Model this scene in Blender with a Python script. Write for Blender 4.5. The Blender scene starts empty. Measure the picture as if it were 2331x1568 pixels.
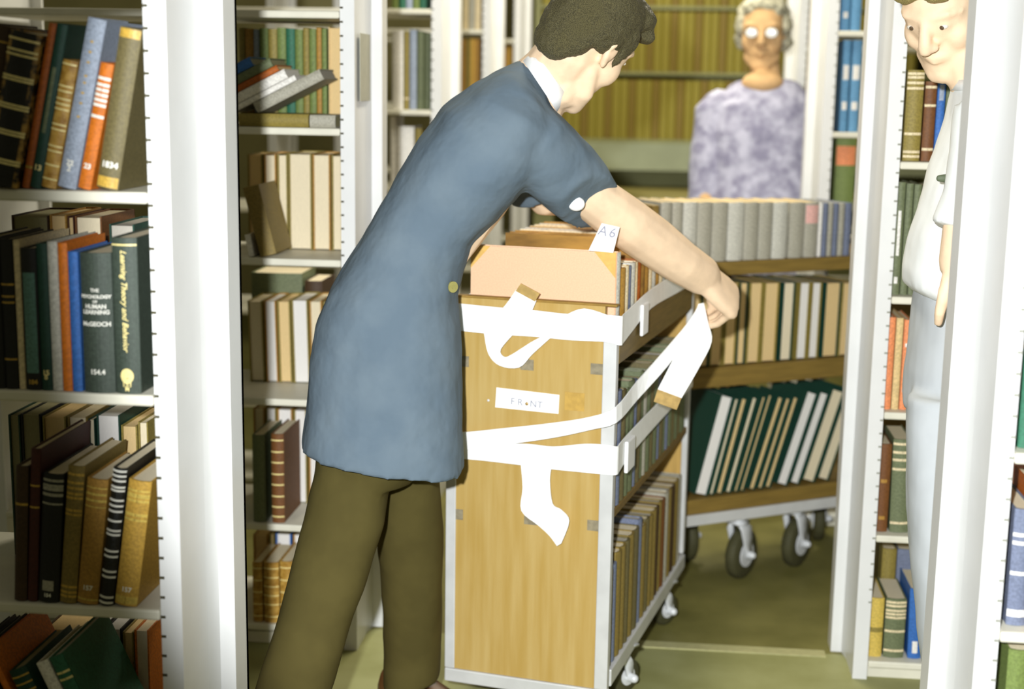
import bpy, bmesh, math, random
import numpy as np
from mathutils import Matrix, Vector

random.seed(11)
SC = bpy.context.scene
COL = SC.collection
PI = math.pi

# ------------------------------------------------------------------ camera survey
IW, IH = 2331.0, 1568.0
LENS = 50.0
FPX = LENS / 36.0 * IW
CAM = np.array([0.0, 0.0, 1.45])
_ya, _pi, _ro = math.radians(5.8), math.radians(10.4), math.radians(0.91)
FW = np.array([-math.sin(_ya) * math.cos(_pi), math.cos(_ya) * math.cos(_pi), -math.sin(_pi)])
_r0 = np.cross(FW, [0, 0, 1.0]); _r0 /= np.linalg.norm(_r0)
_u0 = np.cross(_r0, FW)
RT = math.cos(_ro) * _r0 + math.sin(_ro) * _u0
UP = -math.sin(_ro) * _r0 + math.cos(_ro) * _u0
EX = np.array([_r0[0], _r0[1], 0.0])                      # level right
EA = np.array([FW[0], FW[1], 0.0]); EA /= np.linalg.norm(EA)  # level away

def ray(px, py):
    return FW * FPX + RT * (px - IW / 2) - UP * (py - IH / 2)
def at_y(px, py, y):
    d = ray(px, py); return CAM + d * (y - CAM[1]) / d[1]
def at_z(px, py, z):
    d = ray(px, py); return CAM + d * (z - CAM[2]) / d[2]
def at(px, py, dist):
    return CAM + ray(px, py) * dist / FPX

# ------------------------------------------------------------------ materials
_mats = {}
def lin(c):
    return tuple(((v / 255.0) / 12.92 if v / 255.0 <= .04045 else ((v / 255.0 + .055) / 1.055) ** 2.4) for v in c)

def mat(name, rgb, rough=.7, var=.12, scale=60.0, bump=0.0, bscale=None, metal=0.0, spec=.35, stretch=None, rgb2=None, mix=(.4, .6)):
    if name in _mats: return _mats[name]
    m = bpy.data.materials.new(name); m.use_nodes = True
    nt = m.node_tree; N = nt.nodes; L = nt.links
    b = N['Principled BSDF']
    b.inputs['Roughness'].default_value = rough
    b.inputs['Metallic'].default_value = metal
    b.inputs['Specular IOR Level'].default_value = spec
    c = lin(rgb)
    tc = N.new('ShaderNodeTexCoord'); mp = N.new('ShaderNodeMapping')
    if stretch: mp.inputs['Scale'].default_value = stretch
    L.new(tc.outputs['Object'], mp.inputs['Vector'])
    nz = N.new('ShaderNodeTexNoise'); nz.inputs['Scale'].default_value = scale; nz.inputs['Detail'].default_value = 4
    L.new(mp.outputs[0], nz.inputs['Vector'])
    rp = N.new('ShaderNodeValToRGB')
    c2 = lin(rgb2) if rgb2 else tuple(min(1, v * (1 + var)) for v in c)
    c1 = c if rgb2 else tuple(v * (1 - var) for v in c)
    rp.color_ramp.elements[0].position = mix[0]; rp.color_ramp.elements[0].color = (*c1, 1)
    rp.color_ramp.elements[1].position = mix[1]; rp.color_ramp.elements[1].color = (*c2, 1)
    L.new(nz.outputs['Fac'], rp.inputs['Fac']); L.new(rp.outputs['Color'], b.inputs['Base Color'])
    if bump:
        bp = N.new('ShaderNodeBump'); bp.inputs['Strength'].default_value = bump; bp.inputs['Distance'].default_value = .01
        if bscale:
            n2 = N.new('ShaderNodeTexNoise'); n2.inputs['Scale'].default_value = bscale; n2.inputs['Detail'].default_value = 3
            L.new(mp.outputs[0], n2.inputs['Vector']); L.new(n2.outputs['Fac'], bp.inputs['Height'])
        else:
            L.new(nz.outputs['Fac'], bp.inputs['Height'])
        L.new(bp.outputs[0], b.inputs['Normal'])
    _mats[name] = m
    return m

CLR = {  # cloth, leather and board colours of the books
    'black': (26, 26, 24), 'dark brown': (66, 46, 26), 'brown': (112, 70, 32), 'maroon': (70, 30, 22), 'dark green': (24, 62, 48),
    'green': (44, 104, 78), 'olive': (140, 124, 58), 'olive green': (112, 128, 66), 'grey green': (104, 112, 80), 'tan': (168, 126, 52), 'mustard': (190, 150, 62),
    'orange': (206, 112, 22), 'rust': (168, 88, 26), 'blue': (52, 104, 176), 'pale blue': (150, 160, 176), 'slate blue': (110, 118, 140), 'sky blue': (96, 148, 186),
    'white': (232, 228, 220), 'cream': (226, 208, 168), 'grey': (168, 164, 148), 'light grey': (196, 194, 182), 'charcoal': (58, 68, 58),
    'olive grey': (104, 94, 58), 'teal': (92, 132, 124), 'pink': (226, 176, 166), 'coral': (226, 140, 90), 'gold': (236, 216, 130), 'dark gold': (190, 150, 50),
    'buff': (214, 186, 130), 'khaki': (132, 112, 54), 'yellow': (206, 178, 84), 'journal olive': (146, 134, 52), 'journal brown': (128, 108, 44)}
def cloth(c):
    rough = .55
    return mat('book_' + c.replace(' ', '_'), CLR[c], rough, .14, 220, .15, 900, spec=.4)
def paper(c='paper'):
    return {'paper': lambda: mat('paper_edges', (234, 220, 188), .9, .12, 30, .3, None, stretch=(260, 4, 4)),
            'white': lambda: mat('paper_white', (238, 234, 228), .9, .06, 30, .3, None, stretch=(260, 4, 4)),
            'dusty': lambda: mat('paper_dusty', (156, 150, 112), .9, .14, 30, .3, None, stretch=(260, 4, 4)),
            'tan': lambda: mat('paper_tan', (228, 198, 142), .9, .12, 30, .3, None, stretch=(260, 4, 4)),
            'grey': lambda: mat('paper_grey', (184, 178, 164), .9, .12, 30, .3, None, stretch=(260, 4, 4)),
            'marbled': lambda: mat('paper_marbled', (150, 96, 30), .8, .3, 40, rgb2=(202, 158, 80), mix=(.35, .65))}[c]()

M_STEEL = mat('white_enamel_steel', (222, 222, 220), .35, .02, 8, spec=.4)
M_SLOT = mat('slot_shadow', (70, 66, 44), .8, .05)
M_SLOT2 = mat('slot_shadow_pale', (150, 150, 138), .8, .05)  # slot shade painted paler for the overexposed right-hand posts
M_SHELF = mat('shelf_enamel', (222, 218, 200), .5, .05, 10)
M_GOLD = mat('gilt', (240, 222, 150), .4, .1, 200, spec=.6)
M_GILT2 = mat('dull_gilt', (196, 158, 64), .5, .15, 200, spec=.5)
M_WHITEINK = mat('white_ink', (240, 238, 226), .7, .03)
M_SKIN = mat('skin', (238, 208, 174), .6, .05, 25, .04, 300, spec=.3)
M_HAIR = mat('dark_hair', (84, 78, 50), .55, .35, 40, .6, None, stretch=(14, 1.2, 14), spec=.4)
M_GREYHAIR = mat('grey_hair', (176, 172, 150), .6, .25, 60, .6, 90)

# ------------------------------------------------------------------ mesh helpers
class MB:
    def __init__(s): s.v = []; s.f = []; s.mi = []
    def add(s, verts, faces, mi=0):
        o = len(s.v); s.v += [tuple(map(float, p)) for p in verts]
        s.f += [tuple(i + o for i in f) for f in faces]; s.mi += [mi] * len(faces)
        return s
    def box(s, x0, x1, y0, y1, z0, z1, mi=0):
        v = [(x0, y0, z0), (x1, y0, z0), (x1, y1, z0), (x0, y1, z0), (x0, y0, z1), (x1, y0, z1), (x1, y1, z1), (x0, y1, z1)]
        return s.add(v, [(3, 2, 1, 0), (4, 5, 6, 7), (0, 1, 5, 4), (1, 2, 6, 5), (2, 3, 7, 6), (3, 0, 4, 7)], mi)
    def loft(s, rings, cap=True, mi=0):
        n = len(rings[0]); v = [p for r in rings for p in r]; f = []
        for k in range(len(rings) - 1):
            for i in range(n):
                j = (i + 1) % n
                f.append((k * n + i, k * n + j, (k + 1) * n + j, (k + 1) * n + i))
        if cap:
            f.append(tuple(reversed(range(n)))); f.append(tuple(range((len(rings) - 1) * n, len(rings) * n)))
        return s.add(v, f, mi)
    def ell(s, c, r, R=None, nu=20, nv=14, mi=0):
        c = np.array(c, float); rings = []
        top = None
        vs = []; fs = []
        for a in range(nv + 1):
            th = PI * a / nv
            for b in range(nu):
                ph = 2 * PI * b / nu
                p = np.array([r[0] * math.sin(th) * math.cos(ph), r[1] * math.sin(th) * math.sin(ph), r[2] * math.cos(th)])
                if R is not None: p = R @ p
                vs.append(c + p)
        for a in range(nv):
            for b in range(nu):
                b2 = (b + 1) % nu
                fs.append((a * nu + b, (a + 1) * nu + b, (a + 1) * nu + b2, a * nu + b2))
        return s.add(vs, fs, mi)
    def tube(s, pts, rad, n=14, ref=None, mi=0, round_ends=True):
        pts = [np.array(p, float) for p in pts]
        rad = [((r, r) if np.isscalar(r) else r) for r in rad]
        rings = []
        ref = np.array(ref if ref is not None else (0, 0, 1.0), float)
        P = list(pts); Rr = list(rad)
        if round_ends:
            t0 = pts[1] - pts[0]; t0 = t0 / np.linalg.norm(t0); t1 = pts[-1] - pts[-2]; t1 = t1 / np.linalg.norm(t1)
            a, b = rad[0]; m = min(a, b)
            P = [pts[0] - t0 * m * .9, pts[0] - t0 * m * .6] + P; Rr = [(a * .35, b * .35), (a * .78, b * .78)] + Rr
            a, b = rad[-1]; m = min(a, b)
            P = P + [pts[-1] + t1 * m * .6, pts[-1] + t1 * m * .9]; Rr = Rr + [(a * .78, b * .78), (a * .35, b * .35)]
        for i, p in enumerate(P):
            q0 = P[max(0, i - 1)]; q1 = P[min(len(P) - 1, i + 1)]
            t = q1 - q0; t = t / np.linalg.norm(t)
            u = ref - t * (ref @ t)
            if np.linalg.norm(u) < 1e-3: u = np.array([1.0, 0, 0]) - t * t[0]
            u /= np.linalg.norm(u); w = np.cross(t, u)
            rings.append([p + Rr[i][0] * math.cos(2 * PI * k / n) * w + Rr[i][1] * math.sin(2 * PI * k / n) * u for k in range(n)])
        return s.loft(rings, True, mi)
    def mesh(s, name, mats, smooth=False, bevel=0, xf=None):
        me = bpy.data.meshes.new(name)
        me.from_pydata(s.v, [], s.f); me.validate()
        for m in (mats if isinstance(mats, (list, tuple)) else [mats]): me.materials.append(m)
        if len(me.polygons) == len(s.mi): me.polygons.foreach_set('material_index', s.mi)
        if xf is not None: me.transform(xf)
        bm = bmesh.new(); bm.from_mesh(me)
        if bevel:
            bmesh.ops.bevel(bm, geom=bm.edges[:], offset=bevel, segments=2, affect='EDGES', profile=.5)
        bmesh.ops.recalc_face_normals(bm, faces=bm.faces[:])
        bm.to_mesh(me); bm.free()
        if smooth: me.polygons.foreach_set('use_smooth', [True] * len(me.polygons))
        me.update()
        return me
    def obj(s, name, mats, parent=None, smooth=False, bevel=0, xf=None):
        o = bpy.data.objects.new(name, s.mesh(name, mats, smooth, bevel, xf)); COL.objects.link(o)
        if parent: o.parent = parent
        return o

def tag(o, label, cat, group=None, kind=None):
    o['label'] = label; o['category'] = cat
    if group: o['group'] = group
    if kind: o['kind'] = kind
    return o
def thing(name, label, cat, loc=(0, 0, 0), M=None, group=None, kind=None):
    o = bpy.data.objects.new(name, None); COL.objects.link(o); o.empty_display_size = .05
    if M is not None: o.matrix_world = M
    else: o.location = loc
    return tag(o, label, cat, group, kind)
def struct(mb, name, m, **k):
    o = mb.obj(name, m, **k); o['kind'] = 'structure'; return o

def remesh(mb, name, m, parent=None, voxel=.006, smooth=3, factor=.5, noise=None):
    me = mb.mesh('tmp', m)
    o = bpy.data.objects.new('tmp', me); COL.objects.link(o)
    r = o.modifiers.new('r', 'REMESH'); r.mode = 'VOXEL'; r.voxel_size = voxel; r.adaptivity = 0; r.use_smooth_shade = True
    s = o.modifiers.new('s', 'SMOOTH'); s.factor = factor; s.iterations = smooth
    if noise:
        tx = bpy.data.textures.new('folds', 'CLOUDS'); tx.noise_scale = noise[0]; tx.noise_depth = 2
        d = o.modifiers.new('d', 'DISPLACE'); d.texture = tx; d.strength = noise[1]; d.mid_level = .5
    dg = bpy.context.evaluated_depsgraph_get()
    ev = o.evaluated_get(dg)
    me2 = bpy.data.meshes.new_from_object(ev, preserve_all_data_layers=False, depsgraph=dg)
    bpy.data.objects.remove(o); bpy.data.meshes.remove(me)
    me2.name = name
    me2.materials.clear(); me2.materials.append(m)
    me2.polygons.foreach_set('use_smooth', [True] * len(me2.polygons))
    o2 = bpy.data.objects.new(name, me2); COL.objects.link(o2)
    if parent:
        o2.parent = parent
        o2.matrix_parent_inverse = parent.matrix_world.inverted()
    return o2

def text_mesh(name, body, size, m, parent, shear=0.0, align='CENTER', xf=None, curve=None, extrude=.0002, bold=0.0, space=1.0):
    cu = bpy.data.curves.new('t', 'FONT'); cu.body = body; cu.size = size; cu.align_x = align; cu.align_y = 'CENTER'
    cu.shear = shear; cu.extrude = extrude; cu.offset = bold; cu.space_character = space; cu.resolution_u = 3
    o = bpy.data.objects.new('t', cu); COL.objects.link(o)
    dg = bpy.context.evaluated_depsgraph_get()
    me = bpy.data.meshes.new_from_object(o.evaluated_get(dg), depsgraph=dg)
    bpy.data.objects.remove(o); bpy.data.curves.remove(cu)
    if xf is not None: me.transform(xf)
    if curve: 
        for v in me.vertices: v.co.y += curve(v.co.x)
    me.materials.clear(); me.materials.append(m); me.name = name
    o = bpy.data.objects.new(name, me); COL.objects.link(o); o.parent = parent
    return o
FACE = Matrix.Rotation(PI / 2, 4, 'X')            # text lying in XY stands up facing -Y

# ------------------------------------------------------------------ books
def book(label, w, h, d, cover, pages='paper', M=None, feats=(), bulge=None, group=None, single=False, cat='book', name='book', boardt=None):
    """origin: base centre of the spine; x thickness, y into the shelf, z up; spine faces -y"""
    bt = boardt or min(.0028, w * .14)
    b = bulge if bulge is not None else min(.006, w * .16)
    cm = cloth(cover) if isinstance(cover, str) else cover
    mb = MB()
    mb.box(-w / 2, -w / 2 + bt, .002, d, 0, h); mb.box(w / 2 - bt, w / 2, .002, d, 0, h)
    n = 8; ring0 = []; xs = [-w / 2 + w * i / n for i in range(n + 1)]
    prof = [(x, -b * (1 - (2 * x / w) ** 2)) for x in xs]
    inner = [(x * (1 - 2 * bt / w), y + bt + .0015) for x, y in reversed(prof)]
    poly = prof + inner
    k = len(poly)
    mb.add([(x, y, 0) for x, y in poly] + [(x, y, h) for x, y in poly],
           [(i, (i + 1) % k, k + (i + 1) % k, k + i) for i in range(k)] +
           [(i, k - 1 - i, k - 2 - i, i + 1) for i in range(n)] + [(k + i, k + i + 1, 2 * k - 2 - i, 2 * k - 1 - i) for i in range(n)])
    pb = MB(); ins = min(.003, h * .015)
    pb.box(-w / 2 + bt, w / 2 - bt, bt + .0005, d - .004, ins, h - ins)
    if single:
        for vv, ff in ((pb.v, pb.f),): mb.add(vv, ff, 1)
        o = mb.obj(name, [cm, paper(pages)])
        if M is not None: o.matrix_world = M
        return tag(o, label, cat, group)
    root = thing(name, label, cat, M=M, group=group)
    mb.obj('cover', cm, root); pb.obj('pages', paper(pages), root)
    cv = lambda x: -b * (1 - min(1, (2 * x / w)) ** 2) if abs(x) < w / 2 else 0.0
    bands = MB(); lab = {}
    for ft in feats:
        if ft[0] == 'band':       # zfrac, thickness, colour, raise
            _, zf, th, c, rs = ft
            tgt = MB(); lab[('spine_band', c, len(lab))] = tgt
            p1 = [(x * 1.004, y - rs) for x, y in prof]; p0 = [(x * 1.004, y + .0004) for x, y in prof]
            z0 = zf * h - th / 2; z1 = z0 + th; q = len(p1)
            vs = [(x, y, z0 + rs * .3) for x, y in p1] + [(x, y, z1 - rs * .3) for x, y in p1] + [(x, y, z0) for x, y in p0] + [(x, y, z1) for x, y in p0]
            fs = []
            for i in range(q - 1):
                fs += [(i, i + 1, q + i + 1, q + i), (2 * q + i, 2 * q + i + 1, i + 1, i), (q + i, q + i + 1, 3 * q + i + 1, 3 * q + i)]
            tgt.add(vs, fs)
        elif ft[0] == 'label':    # z0,z1 fracs, colour, width frac
            _, z0, z1, c, wf = ft
            tgt = MB(); lab[('spine_label', c, len(lab))] = tgt
            xs2 = [-w * wf / 2 + w * wf * i / 6 for i in range(7)]
            vs = [(x, cv(x) - .0007, z0 * h) for x in xs2] + [(x, cv(x) - .0007, z1 * h) for x in xs2]
            tgt.add(vs, [(i, i + 1, 8 + i, 7 + i) for i in range(6)])
        elif ft[0] == 'text':     # string, zfrac, size, colour, vertical?, shear, bold
            _, s_, zf, sz, c, vert, sh, bo = ft
            R = FACE @ (Matrix.Rotation(-PI / 2, 4, 'Z') if vert else Matrix.Identity(4))
            text_mesh('lettering', s_, sz, c, root, shear=sh, xf=Matrix.Translation((0, -.0009, zf * h)) @ R, curve=cv, bold=bo)
        elif ft[0] == 'disc':
            _, zf, r_, c = ft
            t_ = MB(); lab[('spine_emblem', c, len(lab))] = t_
            t_.add([(r_ * math.cos(a) , cv(r_ * math.cos(a)) - .0009, zf * h + r_ * 1.15 * math.sin(a)) for a in [2 * PI * i / 20 for i in range(20)]], [tuple(range(20))])
    for (nm, c, _), t_ in lab.items():
        t_.obj(nm, c if not isinstance(c, str) else cloth(c), root)
    return root

def lean_matrix(x0, x1, z, y, deg, flip=False):
    """base corners x0..x1 on a shelf at height z, spine plane y; deg>0 leans right. returns matrix, thickness"""
    t = math.radians(deg); w = (x1 - x0) * math.cos(t)
    if deg >= 0: c = x1 - w / 2 * math.cos(t)
    else: c = x0 + w / 2 * math.cos(t)
    M = Matrix.Translation((c, y, z + w / 2 * abs(math.sin(t)))) @ Matrix.Rotation(t, 4, 'Y')
    if flip: M = M @ Matrix.Rotation(PI, 4, 'Z')
    return M, w

def row(Y, z, pyb, entries, d=.155, group=None):
    """entries: dict(x0,x1,top,c,label,lean,feats,pages,fore,dy,d) with pixel columns at the shelf line pyb"""
    for e in entries:
        dy = e.get('dy', 0); fore = e.get('fore', False)
        a = at_y(e['x'][0], pyb, Y + dy)[0]; b = at_y(e['x'][1], pyb, Y + dy)[0]
        ln = e.get('lean', 0)
        M, w = lean_matrix(a, b, z + .0008, Y + dy, ln)
        h = (at_y((e['x'][0] + e['x'][1]) / 2, e['top'], Y + dy)[2] - z) / math.cos(math.radians(ln))
        dd = e.get('d', d)
        if fore: M = M @ Matrix.Translation((0, dd, 0)) @ Matrix.Rotation(PI, 4, 'Z')
        book(e['label'], w - .0006, h, dd, e['c'], e.get('pages', 'paper'), M, e.get('feats', ()), e.get('bulge'), e.get('group', group), e.get('single', False), boardt=e.get('bt'))

# ------------------------------------------------------------------ room
fl = MB(); fl.add([(-4, -1.5, 0), (4, -1.5, 0), (4, 9.2, 0), (-4, 9.2, 0), (-4, -1.5, -.1), (4, -1.5, -.1), (4, 9.2, -.1), (-4, 9.2, -.1)],
    [(0, 1, 2, 3), (7, 6, 5, 4), (0, 4, 5, 1), (1, 5, 6, 2), (2, 6, 7, 3), (3, 7, 4, 0)])
mf = bpy.data.materials.new('linoleum'); mf.use_nodes = True
nt = mf.node_tree; N = nt.nodes; L = nt.links; pb_ = N['Principled BSDF']; pb_.inputs['Roughness'].default_value = .55; pb_.inputs['Specular IOR Level'].default_value = .25
tc = N.new('ShaderNodeTexCoord'); sx = N.new('ShaderNodeSeparateXYZ'); L.new(tc.outputs['Object'], sx.inputs[0])
gt = N.new('ShaderNodeMath'); gt.operation = 'GREATER_THAN'; gt.inputs[1].default_value = 3.57; L.new(sx.outputs['Y'], gt.inputs[0])
nz = N.new('ShaderNodeTexNoise'); nz.inputs['Scale'].default_value = 7; nz.inputs['Detail'].default_value = 6; L.new(tc.outputs['Object'], nz.inputs['Vector'])
ra = N.new('ShaderNodeValToRGB'); ra.color_ramp.elements[0].position = .35; ra.color_ramp.elements[1].position = .65
ra.color_ramp.elements[0].color = (*lin((142, 142, 90)), 1); ra.color_ramp.elements[1].color = (*lin((156, 156, 106)), 1)
rb = N.new('ShaderNodeValToRGB'); rb.color_ramp.elements[0].position = .35; rb.color_ramp.elements[1].position = .65
rb.color_ramp.elements[0].color = (*lin((108, 104, 54)), 1); rb.color_ramp.elements[1].color = (*lin((124, 119, 66)), 1)
mx = N.new('ShaderNodeMixRGB'); L.new(nz.outputs['Fac'], ra.inputs[0]); L.new(nz.outputs['Fac'], rb.inputs[0])
L.new(gt.outputs[0], mx.inputs[0]); L.new(ra.outputs[0], mx.inputs[1]); L.new(rb.outputs[0], mx.inputs[2]); L.new(mx.outputs[0], pb_.inputs['Base Color'])
struct(fl, 'floor', mf)
struct(MB().box(-.48, .47, 3.545, 3.585, 0, .004), 'trim_1', mat('floor_strip', (176, 172, 124), .5, .05))
struct(MB().box(-4, 4, 8.6, 8.7, 0, 2.8), 'wall_back', mat('back_wall_paint', (150, 142, 96), .8, .06, 3))

# ------------------------------------------------------------------ library ranges
def library_range(label, side, Y, xp, shelf_zs, depth=.36, length=.93, slots=(0.2, 1.9), holder=None, height=2.2):
    t = thing('steel_bookcase', label, 'bookcase', (xp, Y, 0))
    s = side
    def bx(mb, x0, x1, *r, mi=0): mb.box(min(x0 * s, x1 * s), max(x0 * s, x1 * s), *r, mi=mi)
    # x measured from the post line towards the books (positive = towards the books)
    up = MB()
    bx(up, 0, .035, 0, .012, 0, height); bx(up, 0, .004, .012, .17, 0, height)
    up.add([(0, .125, 0), (s * -.007, .17, 0), (0, .17, 0), (0, .125, height), (s * -.007, .17, height), (0, .17, height)], [(0, 1, 2), (5, 4, 3), (0, 3, 4, 1), (1, 4, 5, 2), (2, 5, 3, 0)])
    up.add([(s * -.034, .17, 0), (s * .004, .17, 0), (s * .004, .235, 0), (s * -.034, .235, 0), (s * -.034, .17, height), (s * .004, .17, height), (s * .004, .235, height), (s * -.034, .235, height)],
           [(0, 1, 2, 3), (7, 6, 5, 4), (0, 4, 5, 1), (1, 5, 6, 2), (2, 6, 7, 3), (3, 7, 4, 0)])
    bx(up, 0, .004, .235, depth, 0, height); bx(up, 0, .035, depth - .012, depth, 0, height)
    z = slots[0]
    while z < slots[1]:
        bx(up, .0275, .0353, -.0006, .006, z, z + .0045, mi=1); z += .033
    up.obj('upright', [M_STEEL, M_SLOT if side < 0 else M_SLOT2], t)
    fu = MB(); bx(fu, length, length + .035, 0, .012, 0, height); bx(fu, length + .03, length + .035, .012, depth, 0, height)
    bx(fu, length, length + .035, depth - .012, depth, 0, height); fu.obj('upright', M_STEEL, t)
    for zt in shelf_zs:
        sb = MB(); bx(sb, .036, length, -.004, depth - .014, zt - .018, zt)
        sb.obj('shelf', M_SHELF, t, bevel=.004)
    pl = MB(); bx(pl, .036, length, .02, depth - .02, 0, .03); pl.obj('plinth', M_SHELF, t)
    if holder:
        hb = MB(); bx(hb, -.0075, -.0058, .032, .15, holder[0], holder[1]); bx(hb, -.0058, 0, .076, .15, holder[0], holder[1])
        hb.obj('label_holder', mat('grey_card', (176, 174, 156), .7, .04), t)
    return t

XL, XR = -.738, .521
ZA = [at_y(345, 438, 2.1)[2] + .337, at_y(345, 438, 2.1)[2], at_y(360, 900, 2.1)[2], at_y(370, 1388, 2.1)[2], .24]
YA, YB, YC, YD, YE = 2.1, 3.42, 4.78, 6.08, 7.35
library_range('nearest white steel bookcase at far left, its slotted post in front', -1, YA, XL, ZA)
ZB = [at_y(700, 24, YB)[2], at_y(700, 291, YB)[2], at_y(700, 590, YB)[2], at_y(650, 908, YB)[2], at_y(620, 1192, YB)[2], .06]
library_range('white steel bookcase behind the bending man, grey label on its post', -1, YB, XL, ZB, holder=(at_y(835, 230, 3.48)[2], at_y(835, 76, 3.48)[2]))
ZC = [at_y(930, 20, YC)[2], at_y(930, 250, YC)[2], at_y(930, 250, YC)[2] - .34, .66, .33, .06]
library_range('white steel bookcase seen over the shoulder of the bending man', -1, YC, XL + .002, ZC)
library_range('white steel bookcase with brown books, left of the dark haired head', -1, YD, XL + .01, [2.0, 1.67, 1.34, 1.0, .66, .33, .06])
library_range('farthest white post on the left, touching the dark haired head', -1, YE, XL + .012, [2.0, 1.67, 1.34, 1.0, .66, .33, .06])
Y1, Y2, Y3, Y4 = 2.19, 3.42, 4.68, 5.98
Z1 = [1.55, at_y(2310, 1030, Y1)[2] + .34, at_y(2310, 1030, Y1)[2], at_y(2290, 1437, Y1)[2], .2]
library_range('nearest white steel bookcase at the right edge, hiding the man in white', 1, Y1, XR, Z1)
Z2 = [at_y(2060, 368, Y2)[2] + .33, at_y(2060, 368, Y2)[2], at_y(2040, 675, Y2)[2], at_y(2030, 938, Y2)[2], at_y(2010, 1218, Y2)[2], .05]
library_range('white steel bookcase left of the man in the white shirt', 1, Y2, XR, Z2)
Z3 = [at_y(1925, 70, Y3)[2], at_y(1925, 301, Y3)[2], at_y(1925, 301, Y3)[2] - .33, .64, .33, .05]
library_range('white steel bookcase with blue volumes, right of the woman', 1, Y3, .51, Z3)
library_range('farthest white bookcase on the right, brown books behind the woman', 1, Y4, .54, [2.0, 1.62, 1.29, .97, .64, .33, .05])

# ------------------------------------------------------------------ books on the nearest left bookcase
SA = YA + .006
B = lambda z, t, c, r=0.0: ('band', z, t, c, r)
M_MARB = mat('marbled_board', (30, 24, 14), .5, rgb2=(178, 140, 66), scale=60, mix=(.42, .62))
M_LBLK = mat('black_leather', (26, 25, 20), .4, .2, 90, .3, 400)
M_TANL = mat('tan_calf', (150, 108, 34), .45, scale=70, rgb2=(196, 156, 74), mix=(.35, .65), bump=.2, bscale=300)
zb = ZA[1]
row(SA, zb, 428, [
    dict(x=(-75, -28), top=62, c='dark brown', lean=12, label='dark brown leather book at the left end of the topmost near shelf', feats=[B(.9, .003, M_GILT2, .001), B(.6, .003, M_GILT2, .001)]),
    dict(x=(-34, 38), top=82, c=M_MARB, lean=12.4, d=.17, dy=-.012, label='thick marbled book with black spine and gilt bands on the topmost near shelf',
         feats=[('label', 0.0, 1.0, M_LBLK, .74)] + [B(z, .004, M_GOLD, .0015) for z in (.95, .88, .85, .71, .69, .53, .51, .36, .34, .17, .15)]),
    dict(x=(49, 66), top=55, c='rust', lean=12.5, label='thin rust brown book leaning between marbled and dark green books', feats=[B(.13, .004, M_GILT2)]),
    dict(x=(67, 92), top=58, c='dark green', lean=12.5, label='tall dark green book with a pale paper strip on its spine', feats=[('label', .34, .74, 'grey green', .34), ('text', '13', .125, .012, M_GOLD, False, 0, .0004)]),
    dict(x=(93, 127), top=142, c=M_TANL, lean=12.7, label='short tan calf book with gilt ribs beside the pale blue book',
         feats=[B(z, .003, M_GOLD, .0012) for z in (.97, .8, .76, .7, .66, .62, .5, .46, .33, .29, .18, .07)]),
    dict(x=(130, 172), top=48, c='pale blue', lean=13, label='tall pale blue book leaning on the topmost near shelf',
         feats=[*[('label', z, z + .012, M_GILT2, .16) for z in (.86, .8, .74, .66, .62, .56, .5, .42)], ('text', '22', .15, .011, M_WHITEINK, False, 0, .0004), ('text', '2', .115, .012, M_WHITEINK, False, 0, .0004)]),
    dict(x=(176, 206), top=148, c='orange', lean=13, label='short orange book with white bands on its spine', feats=[B(z, .0045, M_WHITEINK) for z in (.88, .83, .79, .75, .71, .67, .58)] + [('text', '23', .18, .011, M_WHITEINK, False, 0, .0005)]),
    dict(x=(218, 268), top=70, c='olive grey', lean=11, d=.17, label='olive grey book with gilt patterned ends leaning on the slotted post',
         feats=[('label', .94, .995, M_GILT2, .95), ('label', .01, .075, M_GILT2, .95), ('text', '1834', .15, .013, M_WHITEINK, False, 0, .0004)]),
])
z2 = ZA[2]
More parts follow.
